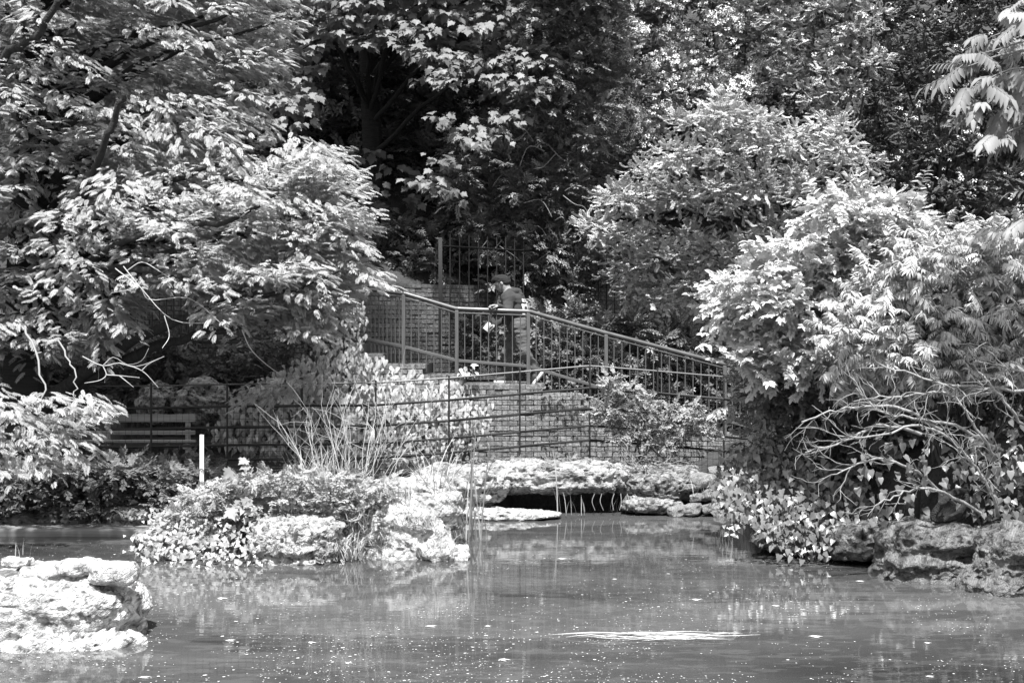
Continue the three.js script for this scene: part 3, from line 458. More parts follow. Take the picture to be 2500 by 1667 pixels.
// ---------------------------------------------------------------- broad leaved maple, centre top
{
  seed(31);
  const g = thing('maple_tree', 'maple with large lobed leaves hanging over the dark hollow, top centre', 'tree'), T = [], root = at(905, 700, 26.5);
  part('trunk', new GB().tube(curve([V(root.x, 1.5, root.z), V(root.x + 0.05, 5, root.z), V(root.x - 0.1, 9, root.z), V(root.x, 13, root.z)], 14), 0.24, 0.12, 10).geo(), barkMat, g);
  const shoot = (c, n, s = 1) => { for (let k = 0; k < n; k++) { const a = R(0, 6.283), u = V(Math.cos(a), R(-0.5, 0.35), Math.sin(a) * 0.8 + 0.35), p = c.clone().addScaledVector(u, R(0.04, 0.3) * s); T.push(frame(p, V(u.x * 0.9 + R(-0.2, 0.2), -R(0.25, 1.0), Math.max(-0.1, u.z) * 0.8 + 0.2), V(R(-0.4, 0.4), 1, R(0.3, 1.2)), R(0.5, 0.88) * s)); } };
  const dense = [[600, -420], [1340, -420], [1340, 60], [1345, 180], [1300, 240], [1230, 235], [1180, 170], [1080, 190], [1010, 120], [900, 105], [790, 110], [760, 190], [735, 270], [660, 250], [640, 120]];
  for (let l = 0; l < 3; l++) for (const [x, y] of spread(dense, 46)) { const c = at(x, y, 23.6 + l * 0.9 + R(-0.4, 0.4)); shoot(c, 19); if (l === 0 && rnd() < 0.3) limb(g, 'limb', [V(root.x, Math.max(4, c.y - 0.6), root.z), c.clone().lerp(V(root.x, c.y, root.z), 0.4).add(V(0, 0.4, 0)), c], 0.05, 0.012, barkMat); }
  for (let k = 0; k < 330; k++) shoot(V(R(-6.5, 0.9), R(8.2, 13), -R(23.4, 29)), 12, 1.25);   // unseen upper crown above the frame, placed to darken the hollow
  for (const [x, y, n] of [[690, 250, 9], [720, 300, 10], [680, 330, 10], [740, 230, 8], [700, 200, 9], [660, 290, 8], [1060, 130, 10], [1090, 165, 10], [1040, 190, 9], [1100, 200, 8], [1200, 190, 9], [1250, 200, 10], [1290, 150, 9], [1310, 190, 8], [1230, 285, 10], [1255, 275, 8], [1190, 310, 9], [1215, 330, 8], [1130, 330, 7], [1110, 300, 7], [1075, 390, 8], [1100, 400, 7], [1060, 455, 9], [1030, 440, 8], [1095, 465, 7], [1050, 290, 6], [1165, 345, 6]]) shoot(at(x, y, 23.2 + R(-0.2, 0.4)), n + 5, 1);
  for (const [x, y] of spread([[700, 360], [860, 340], [980, 400], [1130, 380], [1080, 480], [1000, 560], [860, 520], [720, 420]], 52)) shoot(at(x, y, 25.4 + R(-0.3, 0.6)), 11);
  dress(g, T, mapleGeos, leafTones(0.16, 0.55, 0.22), 'leaf', 'crown');
  base(g, V(root.x, 1.6, root.z));
}
// ---------------------------------------------------------------- shrubs and small trees of the slope; crowns run unseen above the frame to shade it
function shrub(name, label, s, poly, gap, d0, thick, layers, { r = 0.34, flat = 0.7, n = 22, size = 1, geos, mats, droop = 0.05, wild = 0.6, part: pn = 'sprig', max = 300, stemBase, stems = 0, wood = twigDark, blossom = 0, category = 'shrub', bloomMax = 120, lean = 0, stemR = 0.04 }) {
  seed(s); const g = thing(name, label, category), T = [], B = [], C = [];
  for (let l = 0; l < layers; l++) for (const [x, y] of spread(poly, gap)) {
    const c = at(x, y, d0 + l * thick / layers + R(-0.4, 0.4) * thick / layers + lean * (833 - y) / 1000); C.push(c);
    clump(T, c, r * R(0.8, 1.25), r * flat * R(0.8, 1.2), r * R(0.8, 1.2), Math.round(n * 1.7 * (l ? 0.9 : 1)), size, { droop, wild });
    if (blossom && l < 2) { const k = Math.round(blossom * R(0.2, 1.8)); for (let i = 0; i < k; i++) { const u = ball(); u.z = Math.abs(u.z); if (rnd() < 0.5) u.y = Math.abs(u.y); const e = R(0.75, 1.15); B.push(frame(c.clone().add(V(u.x * r * e, u.y * r * 0.95 * e, u.z * r * e)), V(1, R(-0.3, 0.3), R(-0.3, 0.3)), V(u.x * 0.3, 1, 0.6).add(jit(0.3)), R(0.6, 1.2))); } }
  }
  const sb = stemBase || V(C[0].x, 1, C[0].z - 1);
  C.forEach((c, k) => { if (stems && k % stems === 0) limb(g, 'stem', [sb.clone().add(jit(0.25)), sb.clone().lerp(c, 0.5).add(V(R(-0.3, 0.3), 0.3, R(-0.2, 0.2))), c], stemR, 0.2 * stemR, wood, 12, 5, 0.04); });
  dress(g, T, geos, mats, pn, 'crown', max);
  if (B.length) dress(g, B, blossomG, petalMats, 'blossom', 'blossoms', bloomMax);
  return base(g, sb);
}
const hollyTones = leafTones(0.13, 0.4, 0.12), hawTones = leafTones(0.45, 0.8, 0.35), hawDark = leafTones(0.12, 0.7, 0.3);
shrub('glossy_shrub', 'dark shrub with small glossy leaves and looping twigs behind the person', 41, [[1150, 330], [1290, 250], [1330, -350], [1520, -350], [1500, 200], [1440, 480], [1470, 680], [1410, 770], [1250, 730], [1190, 640], [1130, 520], [1090, 430]], 60, 24.6, 2.2, 3, { geos: hollyGeos, mats: hollyTones, r: 0.33, n: 30, size: 1.0, wild: 0.9, stems: 9, stemBase: at(1400, 760, 26), wood: stemMid, lean: -1.6 });
{ // looping bare twigs in that shrub
  seed(42); const g = thing('trailing_vine', 'tangle of thin bare twigs looping through the dark glossy shrub', 'vine');
  for (let k = 0; k < 34; k++) { const a = at(R(1190, 1430), R(220, 620), R(23.6, 24.3)), s = rnd() < 0.5 ? -1 : 1, L = R(0.2, 0.6); part('twig', new GB().tube(curve([a, a.clone().add(V(s * L * 0.6, -L * R(-0.2, 0.7), R(0, 0.2))), a.clone().add(V(s * L, -L * R(0.1, 1), R(0, 0.2))), a.clone().add(V(s * L * R(0.6, 1.4), -L * R(-0.2, 1), 0.1))], 10), 0.009, 0.005, 4).geo(), stemMid, g); }
  base(g, at(1300, 640, 24.3));
}
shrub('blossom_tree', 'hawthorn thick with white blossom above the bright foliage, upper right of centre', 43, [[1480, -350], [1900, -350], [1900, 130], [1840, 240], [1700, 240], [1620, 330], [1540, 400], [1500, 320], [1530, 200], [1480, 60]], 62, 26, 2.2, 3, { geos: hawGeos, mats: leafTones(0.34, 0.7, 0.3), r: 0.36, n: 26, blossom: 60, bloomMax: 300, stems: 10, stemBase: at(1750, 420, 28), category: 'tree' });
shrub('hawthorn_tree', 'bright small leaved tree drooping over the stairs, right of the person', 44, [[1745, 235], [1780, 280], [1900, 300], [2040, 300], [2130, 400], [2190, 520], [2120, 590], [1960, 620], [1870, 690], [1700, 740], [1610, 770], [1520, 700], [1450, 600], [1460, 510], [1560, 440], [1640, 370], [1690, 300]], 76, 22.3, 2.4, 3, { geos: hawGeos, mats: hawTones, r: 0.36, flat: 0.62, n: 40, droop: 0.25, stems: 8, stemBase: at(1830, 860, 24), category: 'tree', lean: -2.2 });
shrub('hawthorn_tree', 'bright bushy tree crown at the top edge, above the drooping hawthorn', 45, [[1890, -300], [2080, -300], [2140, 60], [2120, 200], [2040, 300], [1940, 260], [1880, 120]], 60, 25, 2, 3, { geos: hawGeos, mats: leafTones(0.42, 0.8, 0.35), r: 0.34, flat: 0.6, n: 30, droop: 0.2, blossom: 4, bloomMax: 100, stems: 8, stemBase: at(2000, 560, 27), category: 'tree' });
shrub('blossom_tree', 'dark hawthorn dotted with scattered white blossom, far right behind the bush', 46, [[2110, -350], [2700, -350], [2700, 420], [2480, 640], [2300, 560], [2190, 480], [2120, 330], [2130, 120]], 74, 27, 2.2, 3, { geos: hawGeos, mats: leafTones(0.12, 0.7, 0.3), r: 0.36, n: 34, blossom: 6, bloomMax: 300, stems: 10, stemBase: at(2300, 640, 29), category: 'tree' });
const darkIvy = leafTones(0.12, 0.45, 0.15);
shrub('ivy_bank', 'dark ivy hanging over the retaining wall under the maple', 47, [[820, 500], [1000, 560], [1150, 520], [1230, 600], [1240, 700], [1150, 660], [1000, 650], [880, 620], [800, 640]], 55, 25.0, 1.4, 2, { geos: hollyGeos, mats: darkIvy, r: 0.34, n: 30, category: 'ivy', max: 150 });
shrub('ivy_bank', 'dark ivy thicket behind the lower flight of the railing', 48, [[1320, 760], [1420, 760], [1560, 800], [1760, 830], [1860, 900], [1860, 1100], [1560, 1010], [1400, 950], [1330, 930]], 60, 22.0, 1.2, 3, { geos: hollyGeos, mats: darkIvy, r: 0.3, n: 30, category: 'ivy', max: 200 });
shrub('hollow_backdrop', 'added dark leafy backdrop deep in the hollow beneath the maple', 49, [[560, 60], [1250, 60], [1250, 420], [1150, 600], [760, 620], [600, 500]], 70, 27.2, 1.8, 3, { geos: hollyGeos, mats: hollyTones, r: 0.55, n: 30, size: 1.7, max: 60 });  // added backdrop, covers the lit hill so the hollow stays dark
shrub('slope_backdrop', 'added dark evergreen backdrop covering the slope behind the blossom trees', 53, [[1280, -350], [2700, -350], [2700, 640], [2200, 660], [1800, 500], [1400, 620]], 100, 29.2, 1.6, 2, { geos: hollyGeos, mats: hollyTones, r: 0.6, n: 30, size: 1.9, max: 40 });  // added backdrop that keeps gaps between the blossom trees dark
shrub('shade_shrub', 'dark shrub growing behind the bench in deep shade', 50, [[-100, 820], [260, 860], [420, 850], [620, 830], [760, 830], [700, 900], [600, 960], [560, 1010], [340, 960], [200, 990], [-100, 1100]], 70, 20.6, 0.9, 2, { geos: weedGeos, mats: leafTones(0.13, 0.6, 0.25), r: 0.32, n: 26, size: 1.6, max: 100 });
shrub('stair_plant', 'leafy plants growing at the foot of the wall beside the person', 51, [[1120, 780], [1200, 790], [1220, 860], [1180, 900], [1110, 890]], 34, 22.1, 0.5, 2, { geos: weedGeos, mats: leafTones(0.13, 0.6, 0.25), r: 0.18, n: 16, size: 1.2, max: 120, category: 'plant' });
shrub('stair_plant', 'low leafy plants in the shade behind the middle railing', 52, [[1330, 870], [1440, 880], [1460, 930], [1340, 930]], 34, 21.7, 0.5, 2, { geos: weedGeos, mats: leafTones(0.13, 0.6, 0.25), r: 0.18, n: 18, size: 1.4, max: 120, category: 'plant' });

// ---------------------------------------------------------------- climbers and shrubs by the stairs
function climber(name, label, s, poly, gap, depth, n, geos, mats, { wild = 0.5, hang = 0.8, face = 0.9, size = 1, max = 300, thick = 0.25, category = 'climber', leaf = 'leaf', rest = 'foliage', r = 0.12 } = {}) {   // leaves shingled over a face turned to the pond
  seed(s); const g = thing(name, label, category), T = []; let c0 = V(0, 0, 0), k0 = 0;
  for (const [x, y] of spread(poly, gap)) { const d = typeof depth === 'function' ? depth(x, y) : depth; for (let k = 0; k < n; k++) { const c = at(x, y, d - R(-thick, thick)).add(V(R(-r, r), R(-r, r), 0)); c0.add(c); k0++; T.push(frame(c, V(R(-0.7, 0.7), -hang + R(-0.4, 0.4), 0.35 + R(-0.2, 0.4)), V(R(-wild, wild) + 0.1, 0.75 + R(-0.5, 0.4), face * R(0.4, 1.3)), size * R(0.65, 1.25))); } }
  dress(g, T, geos, mats, leaf, rest, max); c0.divideScalar(k0); return [g, c0, T];
}
const creeperTones = leafTones(0.36, 0.6, 0.3);
{
  const mound = rockGeo(91, 2.05, 0.5, 0.5, { detail: 30, rough: 0.3, fine: 0.05, stain: 0.5 });
  const m = rock('earth_mound', 'dark earth mound under the broad leaved creeper left of the stairs', at(850, 1045, 20.3), 91, [1.75, 0.5, 0.42], darkRock, { detail: 36, rough: 0.3, fine: 0.05, stain: 0.6 }); m.userData.category = 'mound';
  const [g, c] = climber('creeper', 'broad leaved creeper spilling over the mound behind the wire fence', 61, [[530, 1010], [600, 950], [700, 900], [790, 860], [870, 865], [960, 900], [1030, 925], [1110, 950], [1185, 985], [1175, 1060], [1130, 1110], [1000, 1120], [880, 1120], [720, 1110], [640, 1120], [560, 1100], [520, 1060]], 17, (x, y) => 19.1 - 0.5 * smooth(870, 1120, y), 11, creeperGeos, creeperTones, { wild: 0.8, hang: 0.75, thick: 0.4, size: 0.78 });
  base(g, V(c.x, 0.5, c.z));
  const [h, e] = climber('creeper', 'strand of creeper hanging below the feathery tree to the stairs', 62, [[850, 745], [885, 740], [895, 800], [885, 850], [900, 880], [940, 905], [860, 900], [780, 890], [800, 850], [840, 820]], 13, 18.7, 4, creeperGeos, creeperTones, { hang: 0.9, thick: 0.15, size: 0.62, wild: 0.7, r: 0.06 }); base(h, e);
  const [q, f] = climber('stair_seedling', 'small bright broad leaved seedling growing by the railing post', 63, [[1115, 900], [1150, 885], [1160, 905], [1130, 915]], 9, 20.15, 2, creeperGeos, leafTones(0.45, 0.6, 0.3), { hang: 0.3, thick: 0.08, size: 0.8, r: 0.04, category: 'plant' }); base(q, f);
  const [w, v] = climber('bramble', 'fine leaved bramble growing on the wall top behind the fence corner', 64, [[1325, 925], [1350, 945], [1440, 960], [1420, 990], [1360, 985], [1320, 960]], 12, 20.15, 2, weedGeos, leafTones(0.2, 0.7, 0.3), { hang: 0.0, thick: 0.05, size: 0.45, r: 0.05, leaf: 'sprig', category: 'plant' }); base(w, v);
  const [z, zz] = climber('wall_moss_plants', 'tiny dark creeping plants clinging to the brick stair wall', 65, [[1360, 1010], [1480, 990], [1740, 1030], [1760, 1120], [1480, 1130], [1380, 1110], [1300, 1120], [1340, 1060]], 15, 20.24, 3, weedGeos, leafTones(0.12, 0.8, 0.3), { hang: 0.3, thick: 0.03, size: 0.28, r: 0.07, leaf: 'sprig', max: 60, category: 'plant' }); base(z, zz);
}
shrub('young_shrub', 'bright small leaved shrub growing through the fence above the ledge', 66, [[1500, 930], [1530, 950], [1600, 990], [1680, 1000], [1745, 1020], [1750, 1060], [1640, 1080], [1580, 1085], [1500, 1060], [1460, 1010], [1480, 950]], 34, 18.0, 0.5, 2, { geos: weedGeos, mats: leafTones(0.3, 0.7, 0.35), r: 0.15, flat: 0.8, n: 15, size: 0.85, stems: 5, stemR: 0.012, stemBase: at(1595, 1130, 18), max: 200 });
{ seed(67); const g = thing('dry_tangle', 'tangle of dry twigs at the foot of the young shrub on the ledge', 'twigs'); for (let k = 0; k < 26; k++) { const gb = new GB(); twigs(gb, at(R(1550, 1640), R(1105, 1150), 17.5), V(R(-1, 1), R(-0.3, 0.6), R(0, 0.6)), R(0.2, 0.45), 0.004, 1, 0.5); part('twig', gb.geo(), k % 3 ? twigDark : twigPale, g); } base(g, at(1595, 1150, 17.5)); }

// ---------------------------------------------------------------- bushes of the right bank
const dogTones = leafTones(0.5, 0.7, 0.35), budTones = leafTones(0.46, 0.75, 0.3), ivyTones = leafTones(0.12, 0.35, 0.12);  // ivyTones darkened for the shade under the overhanging bush
shrub('dogwood_bush', 'brilliant pale broad leaved bush leaning over the pond on the right', 71, [[1810, 800], [1790, 740], [1800, 690], [1880, 640], [1970, 620], [1990, 540], [2010, 520], [2090, 500], [2180, 510], [2240, 550], [2180, 640], [2120, 720], [2060, 820], [2000, 910], [1900, 940], [1830, 900]], 48, 13.9, 1.8, 3, { geos: dogGeos, mats: dogTones, r: 0.24, flat: 0.75, n: 16, droop: 0.1, stems: 6, stemR: 0.016, stemBase: at(2050, 1180, 14.8), wild: 0.8 });
{ // long shoots that stand out of that bush
  seed(72); const g = thing('dogwood_shoots', 'long leafy shoots standing out of the top and side of the pale bush', 'shoots'), T = [];
  for (const p of [[[2010, 560, 14.3], [2000, 500, 14.2], [1975, 450, 14.2]], [[2030, 560, 14.3], [2035, 480, 14.3], [2030, 440, 14.3]], [[2080, 540, 14.3], [2110, 470, 14.2], [2100, 430, 14.2]], [[2200, 540, 14.3], [2240, 470, 14.3], [2260, 420, 14.3]], [[1830, 660, 14.1], [1770, 690, 14], [1720, 705, 13.9]], [[1810, 800, 14.1], [1760, 830, 14], [1710, 845, 13.9]], [[1850, 640, 14.1], [1830, 610, 14], [1826, 590, 14]], [[1790, 990, 14.1], [1755, 1000, 14], [1745, 1012, 14]], [[1900, 480, 14.3], [1990, 500, 14.3], [2080, 520, 14.3]]]) {
    const c = curve(p.map((a) => at(...a)), 12); part('stem', new GB().tube(c, 0.006, 0.003, 5).geo(), stemMid, g);
    for (let k = 3; k <= 12; k++) for (const s of [-1, 1]) { const d = c[k].clone().sub(c[k - 1]).normalize(); T.push(frame(c[k], d.clone().multiplyScalar(0.5).add(V(s * R(0.4, 0.9), R(-0.5, 0.1), R(-0.3, 0.8))), V(0, 1, 0.4).add(jit(0.3)), R(0.5, 0.85))); }
  }
  dress(g, T, creeperGeos, dogTones, 'leaf', 'foliage'); base(g, at(2050, 600, 14.3));
}
shrub('buddleja_bush', 'grey green bush of narrow drooping leaves on the right bank', 73, [[2130, 660], [2200, 590], [2290, 575], [2420, 590], [2620, 560], [2620, 860], [2480, 900], [2340, 920], [2180, 930], [2060, 920], [2040, 830], [2090, 740]], 46, 13.2, 1.6, 3, { geos: budGeos, mats: budTones, r: 0.22, flat: 0.8, n: 13, droop: 0.1, stems: 8, stemR: 0.016, stemBase: at(2350, 1200, 13.8), wild: 0.6 });
shrub('dark_underbush', 'dark ovate leaved lower skirt of the bush above the ivy', 74, [[1820, 900], [1900, 950], [2000, 930], [2040, 980], [1960, 1060], [1900, 1120], [1840, 1080], [1820, 1010]], 48, 14.5, 0.9, 2, { geos: dogGeos, mats: leafTones(0.22, 0.4, 0.2), r: 0.22, n: 14, droop: 0.35, size: 0.8, max: 200 });  // bush leaves again, shade of its underside put into a darker tone
shrub('shade_bush', 'deeply shaded leaf mass behind the dead branches on the right bank', 75, [[2000, 960], [2200, 920], [2620, 880], [2620, 1220], [2350, 1240], [2150, 1230], [2000, 1180], [1880, 1120]], 72, 14.8, 0.8, 2, { geos: dogGeos, mats: leafTones(0.22, 0.4, 0.2), r: 0.32, n: 18, max: 60 });  // same leaves, deep shade partly put into their darker tone
{
  const [g, c] = climber('ground_ivy', 'dark glossy ivy covering the rocks at the water edge on the right', 76, [[1775, 1120], [1850, 1080], [1960, 1110], [2060, 1160], [2140, 1240], [2150, 1290], [2050, 1300], [2020, 1345], [1930, 1335], [1850, 1300], [1780, 1270], [1760, 1200]], 17, (x, y) => 14.4 - 0.95 * smooth(1100, 1330, y), 9, ivyGeos, ivyTones, { size: 0.85, wild: 0.8, hang: 0.7, thick: 0.25, category: 'ivy' }); base(g, c);
  const [h, e] = climber('ground_ivy', 'ivy leaves hanging in clusters among the dead branches by the corner', 77, [[2080, 1100], [2200, 1060], [2330, 1100], [2380, 1040], [2500, 1060], [2500, 1280], [2420, 1290], [2330, 1230], [2200, 1280], [2120, 1220]], 36, 12.9, 4, ivyGeos, ivyTones, { size: 1.15, wild: 0.9, hang: 0.9, thick: 0.5, category: 'ivy', r: 0.1 }); base(h, e);
  const [q, f] = climber('ground_ivy', 'dark ivy blanket closing the corner behind the dead branches', 79, [[2330, 1120], [2620, 1000], [2620, 1340], [2480, 1310], [2380, 1280]], 30, (x) => 12.75 - 0.2 * smooth(2300, 2600, x), 9, ivyGeos, ivyTones, { size: 0.95, wild: 0.8, thick: 0.15, category: 'ivy', max: 150 }); base(q, f);
}
{ // dead branches
  seed(78); const g = thing('dead_bush', 'tangle of bare pale dead branches overhanging the right bank', 'branches');
  const dead = mat(0.34, 0.85, { map: rep(grain, 3, 1) });
  const limbs = [[[2560, 960, 12.9], [2440, 950, 12.7], [2330, 940, 12.5], [2230, 915, 12.4], [2150, 890, 12.4]], [[2480, 930, 12.9], [2380, 965, 12.6], [2280, 960, 12.5], [2200, 965, 12.4], [2135, 970, 12.4]], [[2450, 1100, 12.8], [2330, 1040, 12.6], [2230, 1020, 12.5], [2140, 1000, 12.4], [2090, 950, 12.4]], [[2420, 1180, 12.9], [2300, 1060, 12.5], [2230, 1040, 12.4], [2160, 1060, 12.3], [2060, 1070, 12.2]], [[2350, 1250, 12.9], [2230, 1150, 12.5], [2140, 1120, 12.4], [2040, 1160, 12.3]], [[2520, 1060, 12.6], [2470, 1000, 12.4], [2420, 940, 12.3], [2380, 900, 12.3]], [[2440, 1160, 12.8], [2410, 1080, 12.4], [2360, 1010, 12.3], [2330, 950, 12.3]], [[2560, 910, 12.7], [2480, 905, 12.5], [2430, 880, 12.4]], [[2420, 1270, 12.7], [2300, 1200, 12.4], [2210, 1200, 12.3], [2150, 1230, 12.3]], [[2440, 1260, 12.6], [2420, 1200, 12.4], [2370, 1120, 12.3], [2320, 1070, 12.2]], [[2300, 1050, 12.6], [2180, 990, 12.5], [2050, 1000, 12.5], [1960, 1030, 12.5]], [[2250, 1060, 12.7], [2150, 1040, 12.6], [2050, 1080, 12.5], [1970, 1100, 12.5]]];
  for (const l of limbs) {
    const pts = curve(l.map((a) => at(...a)), 16); pts.forEach((p, k) => k && p.add(jit(0.016))); const gb = new GB().tube(pts, 0.017, 0.006, 7);
    for (let k = 3; k < pts.length; k++) if (rnd() < 0.72) { const d = pts[k].clone().sub(pts[k - 1]).normalize(); twigs(gb, pts[k], d.add(V(-0.3, R(-0.5, 0.5), R(-0.1, 0.8))).add(jit(0.45)), R(0.14, 0.38), 0.0058, 1, 0.38); }
    part('branch', gb.geo(), dead, g);
  }
  part('root', new GB().tube(curve([at(2420, 1210, 12.9), at(2340, 1200, 12.7), at(2300, 1230, 12.6), at(2280, 1265, 12.6), at(2330, 1262, 12.6), at(2360, 1220, 12.7), at(2350, 1120, 12.9)], 30), 0.035, 0.03, 8).geo(), barkMat, g);
  part('root', new GB().tube(curve([at(2240, 1280, 12.9), at(2245, 1180, 12.7), at(2255, 1110, 12.7), at(2290, 1040, 12.8)], 16), 0.028, 0.02, 8).geo(), barkMat, g);
  base(g, at(2350, 1270, 12.8));
}
// ---------------------------------------------------------------- tree with long compound leaves, reaching in at the right edge
{
  seed(81); const g = thing('wingnut_tree', 'long compound leaves with hanging catkins reaching in at the right edge', 'tree'), T = [], root = V(5.9, 0.6, -12.6);
  part('trunk', new GB().tube(curve([root, V(6.0, 3, -12.5), V(5.9, 6, -12.4), V(5.8, 9, -12.6)], 14), 0.22, 0.1, 10).geo(), barkMat, g);
  const cat = new GB(); for (let k = 0; k < 22; k++) cat.leaf(V(k * 0.011, 0, 0), V(0.6, Math.sin(k * 2.4), Math.cos(k * 2.4)), Y1, 0.014, 0.008, 0, 0.1, two); const catG = cat.geo(), catM = leafMat(0.3);
  for (const [x, y, n] of [[2460, 100, 5], [2400, 130, 4], [2490, 170, 5], [2440, 185, 4], [2380, 200, 3], [2480, 230, 4], [2440, 260, 4], [2500, 280, 4], [2410, 275, 3], [2470, 320, 3], [2500, 40, 4], [2450, 20, 4], [2480, 560, 5], [2510, 540, 5], [2350, 165, 3], [2420, 90, 4], [2430, 330, 3], [2390, 240, 3], [2470, 270, 4], [2500, 330, 4]]) {
    const c = at(x, y, 12 + R(-0.3, 0.3)); limb(g, 'branch', [V(5.9, c.y + 0.5, -12.5), c.clone().add(V(0.4, 0.12, 0)), c], 0.014, 0.005, stemMid, 10, 5, 0.01);
    for (let k = 0; k < n; k++) T.push(frame(c.clone().add(V(R(-0.05, 0.1), R(-0.03, 0.03), R(-0.1, 0.1))), V(R(-1, 0.5), R(-0.55, 0.1), R(-0.3, 0.9)), V(R(-0.2, 0.2), 1, 0.5), R(0.65, 0.95)));
    if (rnd() < 0.55) { const o = part('catkin', catG, catM, g); o.position.copy(c); o.rotation.z = -Math.PI / 2; o.scale.setScalar(R(0.7, 1)); }
  }
  for (let k = 0; k < 160; k++) { const c = V(R(4.9, 8), R(3.5, 9), R(-14, -11)); T.push(frame(c, V(R(-1, 1), R(-0.5, 0.1), R(-1, 1)), V(R(-0.3, 0.3), 1, R(-0.3, 0.3)), R(0.9, 1.2))); }
  dress(g, T, wingGeos, leafTones(0.24, 0.6, 0.3), 'compound_leaf', 'crown'); base(g, root);
}
// ---------------------------------------------------------------- undergrowth of the left bank
shrub('bank_undergrowth', 'low shaded undergrowth on the bank between bench and kerb', 85, [[-80, 1150], [200, 1150], [330, 1150], [480, 1160], [520, 1180], [430, 1230], [300, 1250], [150, 1262], [-80, 1270]], 30, 15.9, 1.2, 3, { geos: weedGeos, mats: leafTones(0.13, 0.7, 0.3), r: 0.22, flat: 0.6, n: 16, size: 1.1, max: 200, category: 'undergrowth' });
shrub('bank_undergrowth', 'low leafy weeds along the foot of the fence by the bench', 86, [[200, 1130], [520, 1120], [520, 1165], [200, 1165]], 34, 17.3, 0.4, 2, { geos: weedGeos, mats: leafTones(0.12, 0.7, 0.3), r: 0.14, flat: 0.6, n: 14, max: 150, category: 'undergrowth' });

// ---------------------------------------------------------------- planting of the island
function blades(name, label, s, spots, m, { category = 'grass', max = 300, name: bn = 'blade' } = {}) {   // spots: [px, py, d, count, length, width, droop, spread]
  seed(s); const g = thing(name, label, category), all = [];
  for (const [x, y, d, n, L, W, dr, sp] of spots) for (let k = 0; k < n; k++) {
    const b = at(x, y, d).add(V(R(-sp, sp) * 0.35, R(0, 0.04), R(-sp, sp) * 0.3)), a = R(0, 6.283), h = V(Math.cos(a), 0, Math.sin(a) * 0.7 + 0.15), l = L * R(0.55, 1.15), o = R(0.15, 0.55) * sp / 0.3, bend = dr * R(0.3, 1.3);
    const pt = (t) => b.clone().addScaledVector(h, l * (o * t * 0.5 + bend * 0.5 * t * t)).add(V(0, l * (t - bend * 0.55 * t * t * t), 0)), pts = [0, 0.25, 0.5, 0.75, 1].map(pt), w = W * R(0.7, 1.2), side = V(-h.z, 0, h.x).add(V(R(-0.6, 0.6), 0, R(-0.6, 0.6))).normalize();
    all.push([pts, [w * 0.6, w, w * 0.9, w * 0.6, w * 0.1], side]);
  }
  all.sort((a, b) => b[0][0].z - a[0][0].z);
  all.slice(0, max).forEach((b, k) => part(bn, new GB().strip(...b).geo(), m[k % m.length], g));
  if (all.length > max) { const gb = new GB(); all.slice(max).forEach((b) => gb.strip(...b)); part('tuft', gb.geo(), m[1], g).userData.kind = 'stuff'; }
  return base(g, at(...spots[0].slice(0, 3)));
}
const grassTones = leafTones(0.42, 0.7, 0.3);
blades('grass_tuft', 'arching pale grass tuft in the middle of the island', 87, [[830, 1260, 14.3, 200, 0.75, 0.009, 0.7, 0.4], [880, 1330, 13.9, 190, 0.55, 0.009, 1.0, 0.45], [850, 1370, 13.6, 120, 0.4, 0.009, 1.2, 0.4], [760, 1210, 14.6, 120, 0.55, 0.008, 0.5, 0.4], [940, 1350, 13.8, 60, 0.4, 0.01, 1.0, 0.35]], grassTones);
blades('grass_tuft', 'fine low grass on the crest of the island rock', 88, [[690, 1255, 13.9, 110, 0.2, 0.004, 0.4, 0.3], [720, 1235, 14.1, 80, 0.2, 0.004, 0.4, 0.3]], grassTones, { max: 60 });
blades('reed_clump', 'tall reeds standing in the water between island and ledge', 89, [[1120, 1330, 15.2, 16, 1.25, 0.02, 0.35, 0.4], [1080, 1300, 15.4, 18, 1.0, 0.022, 0.5, 0.4], [1150, 1340, 15.0, 10, 1.3, 0.018, 0.3, 0.3], [1060, 1260, 15.6, 18, 0.9, 0.02, 0.6, 0.4], [1180, 1330, 15.1, 8, 0.6, 0.012, 0.3, 0.3]], grassTones, { category: 'reeds' });
blades('reed_clump', 'few thin reeds standing before the dark hollow', 90, [[1365, 1262, 16.9, 4, 1.0, 0.012, 0.4, 0.1], [1385, 1262, 16.9, 4, 0.35, 0.009, 0.3, 0.2], [1420, 1258, 17, 4, 0.25, 0.008, 0.4, 0.2], [1500, 1255, 17.1, 4, 0.3, 0.007, 0.3, 0.25]], grassTones, { category: 'reeds' });
blades('grass_tuft', 'dark grass tuft hanging to the water from the ivy rock', 91, [[1990, 1370, 13.7, 60, 0.45, 0.01, 0.9, 0.35], [2040, 1350, 13.6, 40, 0.4, 0.01, 1.1, 0.35]], leafTones(0.16, 0.6, 0.3));
blades('grass_tuft', 'pale grass blades growing out of the rubble by the ivy', 92, [[1770, 1240, 17, 26, 0.55, 0.012, 0.7, 0.4], [1800, 1220, 16.9, 22, 0.5, 0.011, 0.8, 0.4], [1720, 1215, 17, 14, 0.3, 0.009, 0.8, 0.4]], grassTones);
blades('grass_tuft', 'dry grass lying over the pale slab of the island', 86, [[960, 1230, 13.9, 70, 0.35, 0.008, 1.2, 0.5], [1020, 1290, 13.8, 60, 0.3, 0.008, 1.3, 0.5], [1060, 1200, 14.4, 70, 0.4, 0.009, 1.1, 0.5], [1080, 1350, 13.6, 50, 0.25, 0.007, 1.3, 0.4]], grassTones, { max: 120 });
shrub('ledge_weeds', 'low weeds along the crest of the pale ledge below the fence', 87, [[1130, 1128], [1480, 1122], [1700, 1130], [1700, 1142], [1130, 1142]], 26, 18.0, 0.3, 2, { geos: weedGeos, mats: leafTones(0.22, 0.7, 0.3), r: 0.09, flat: 0.5, n: 8, size: 0.55, max: 150, category: 'weeds' });
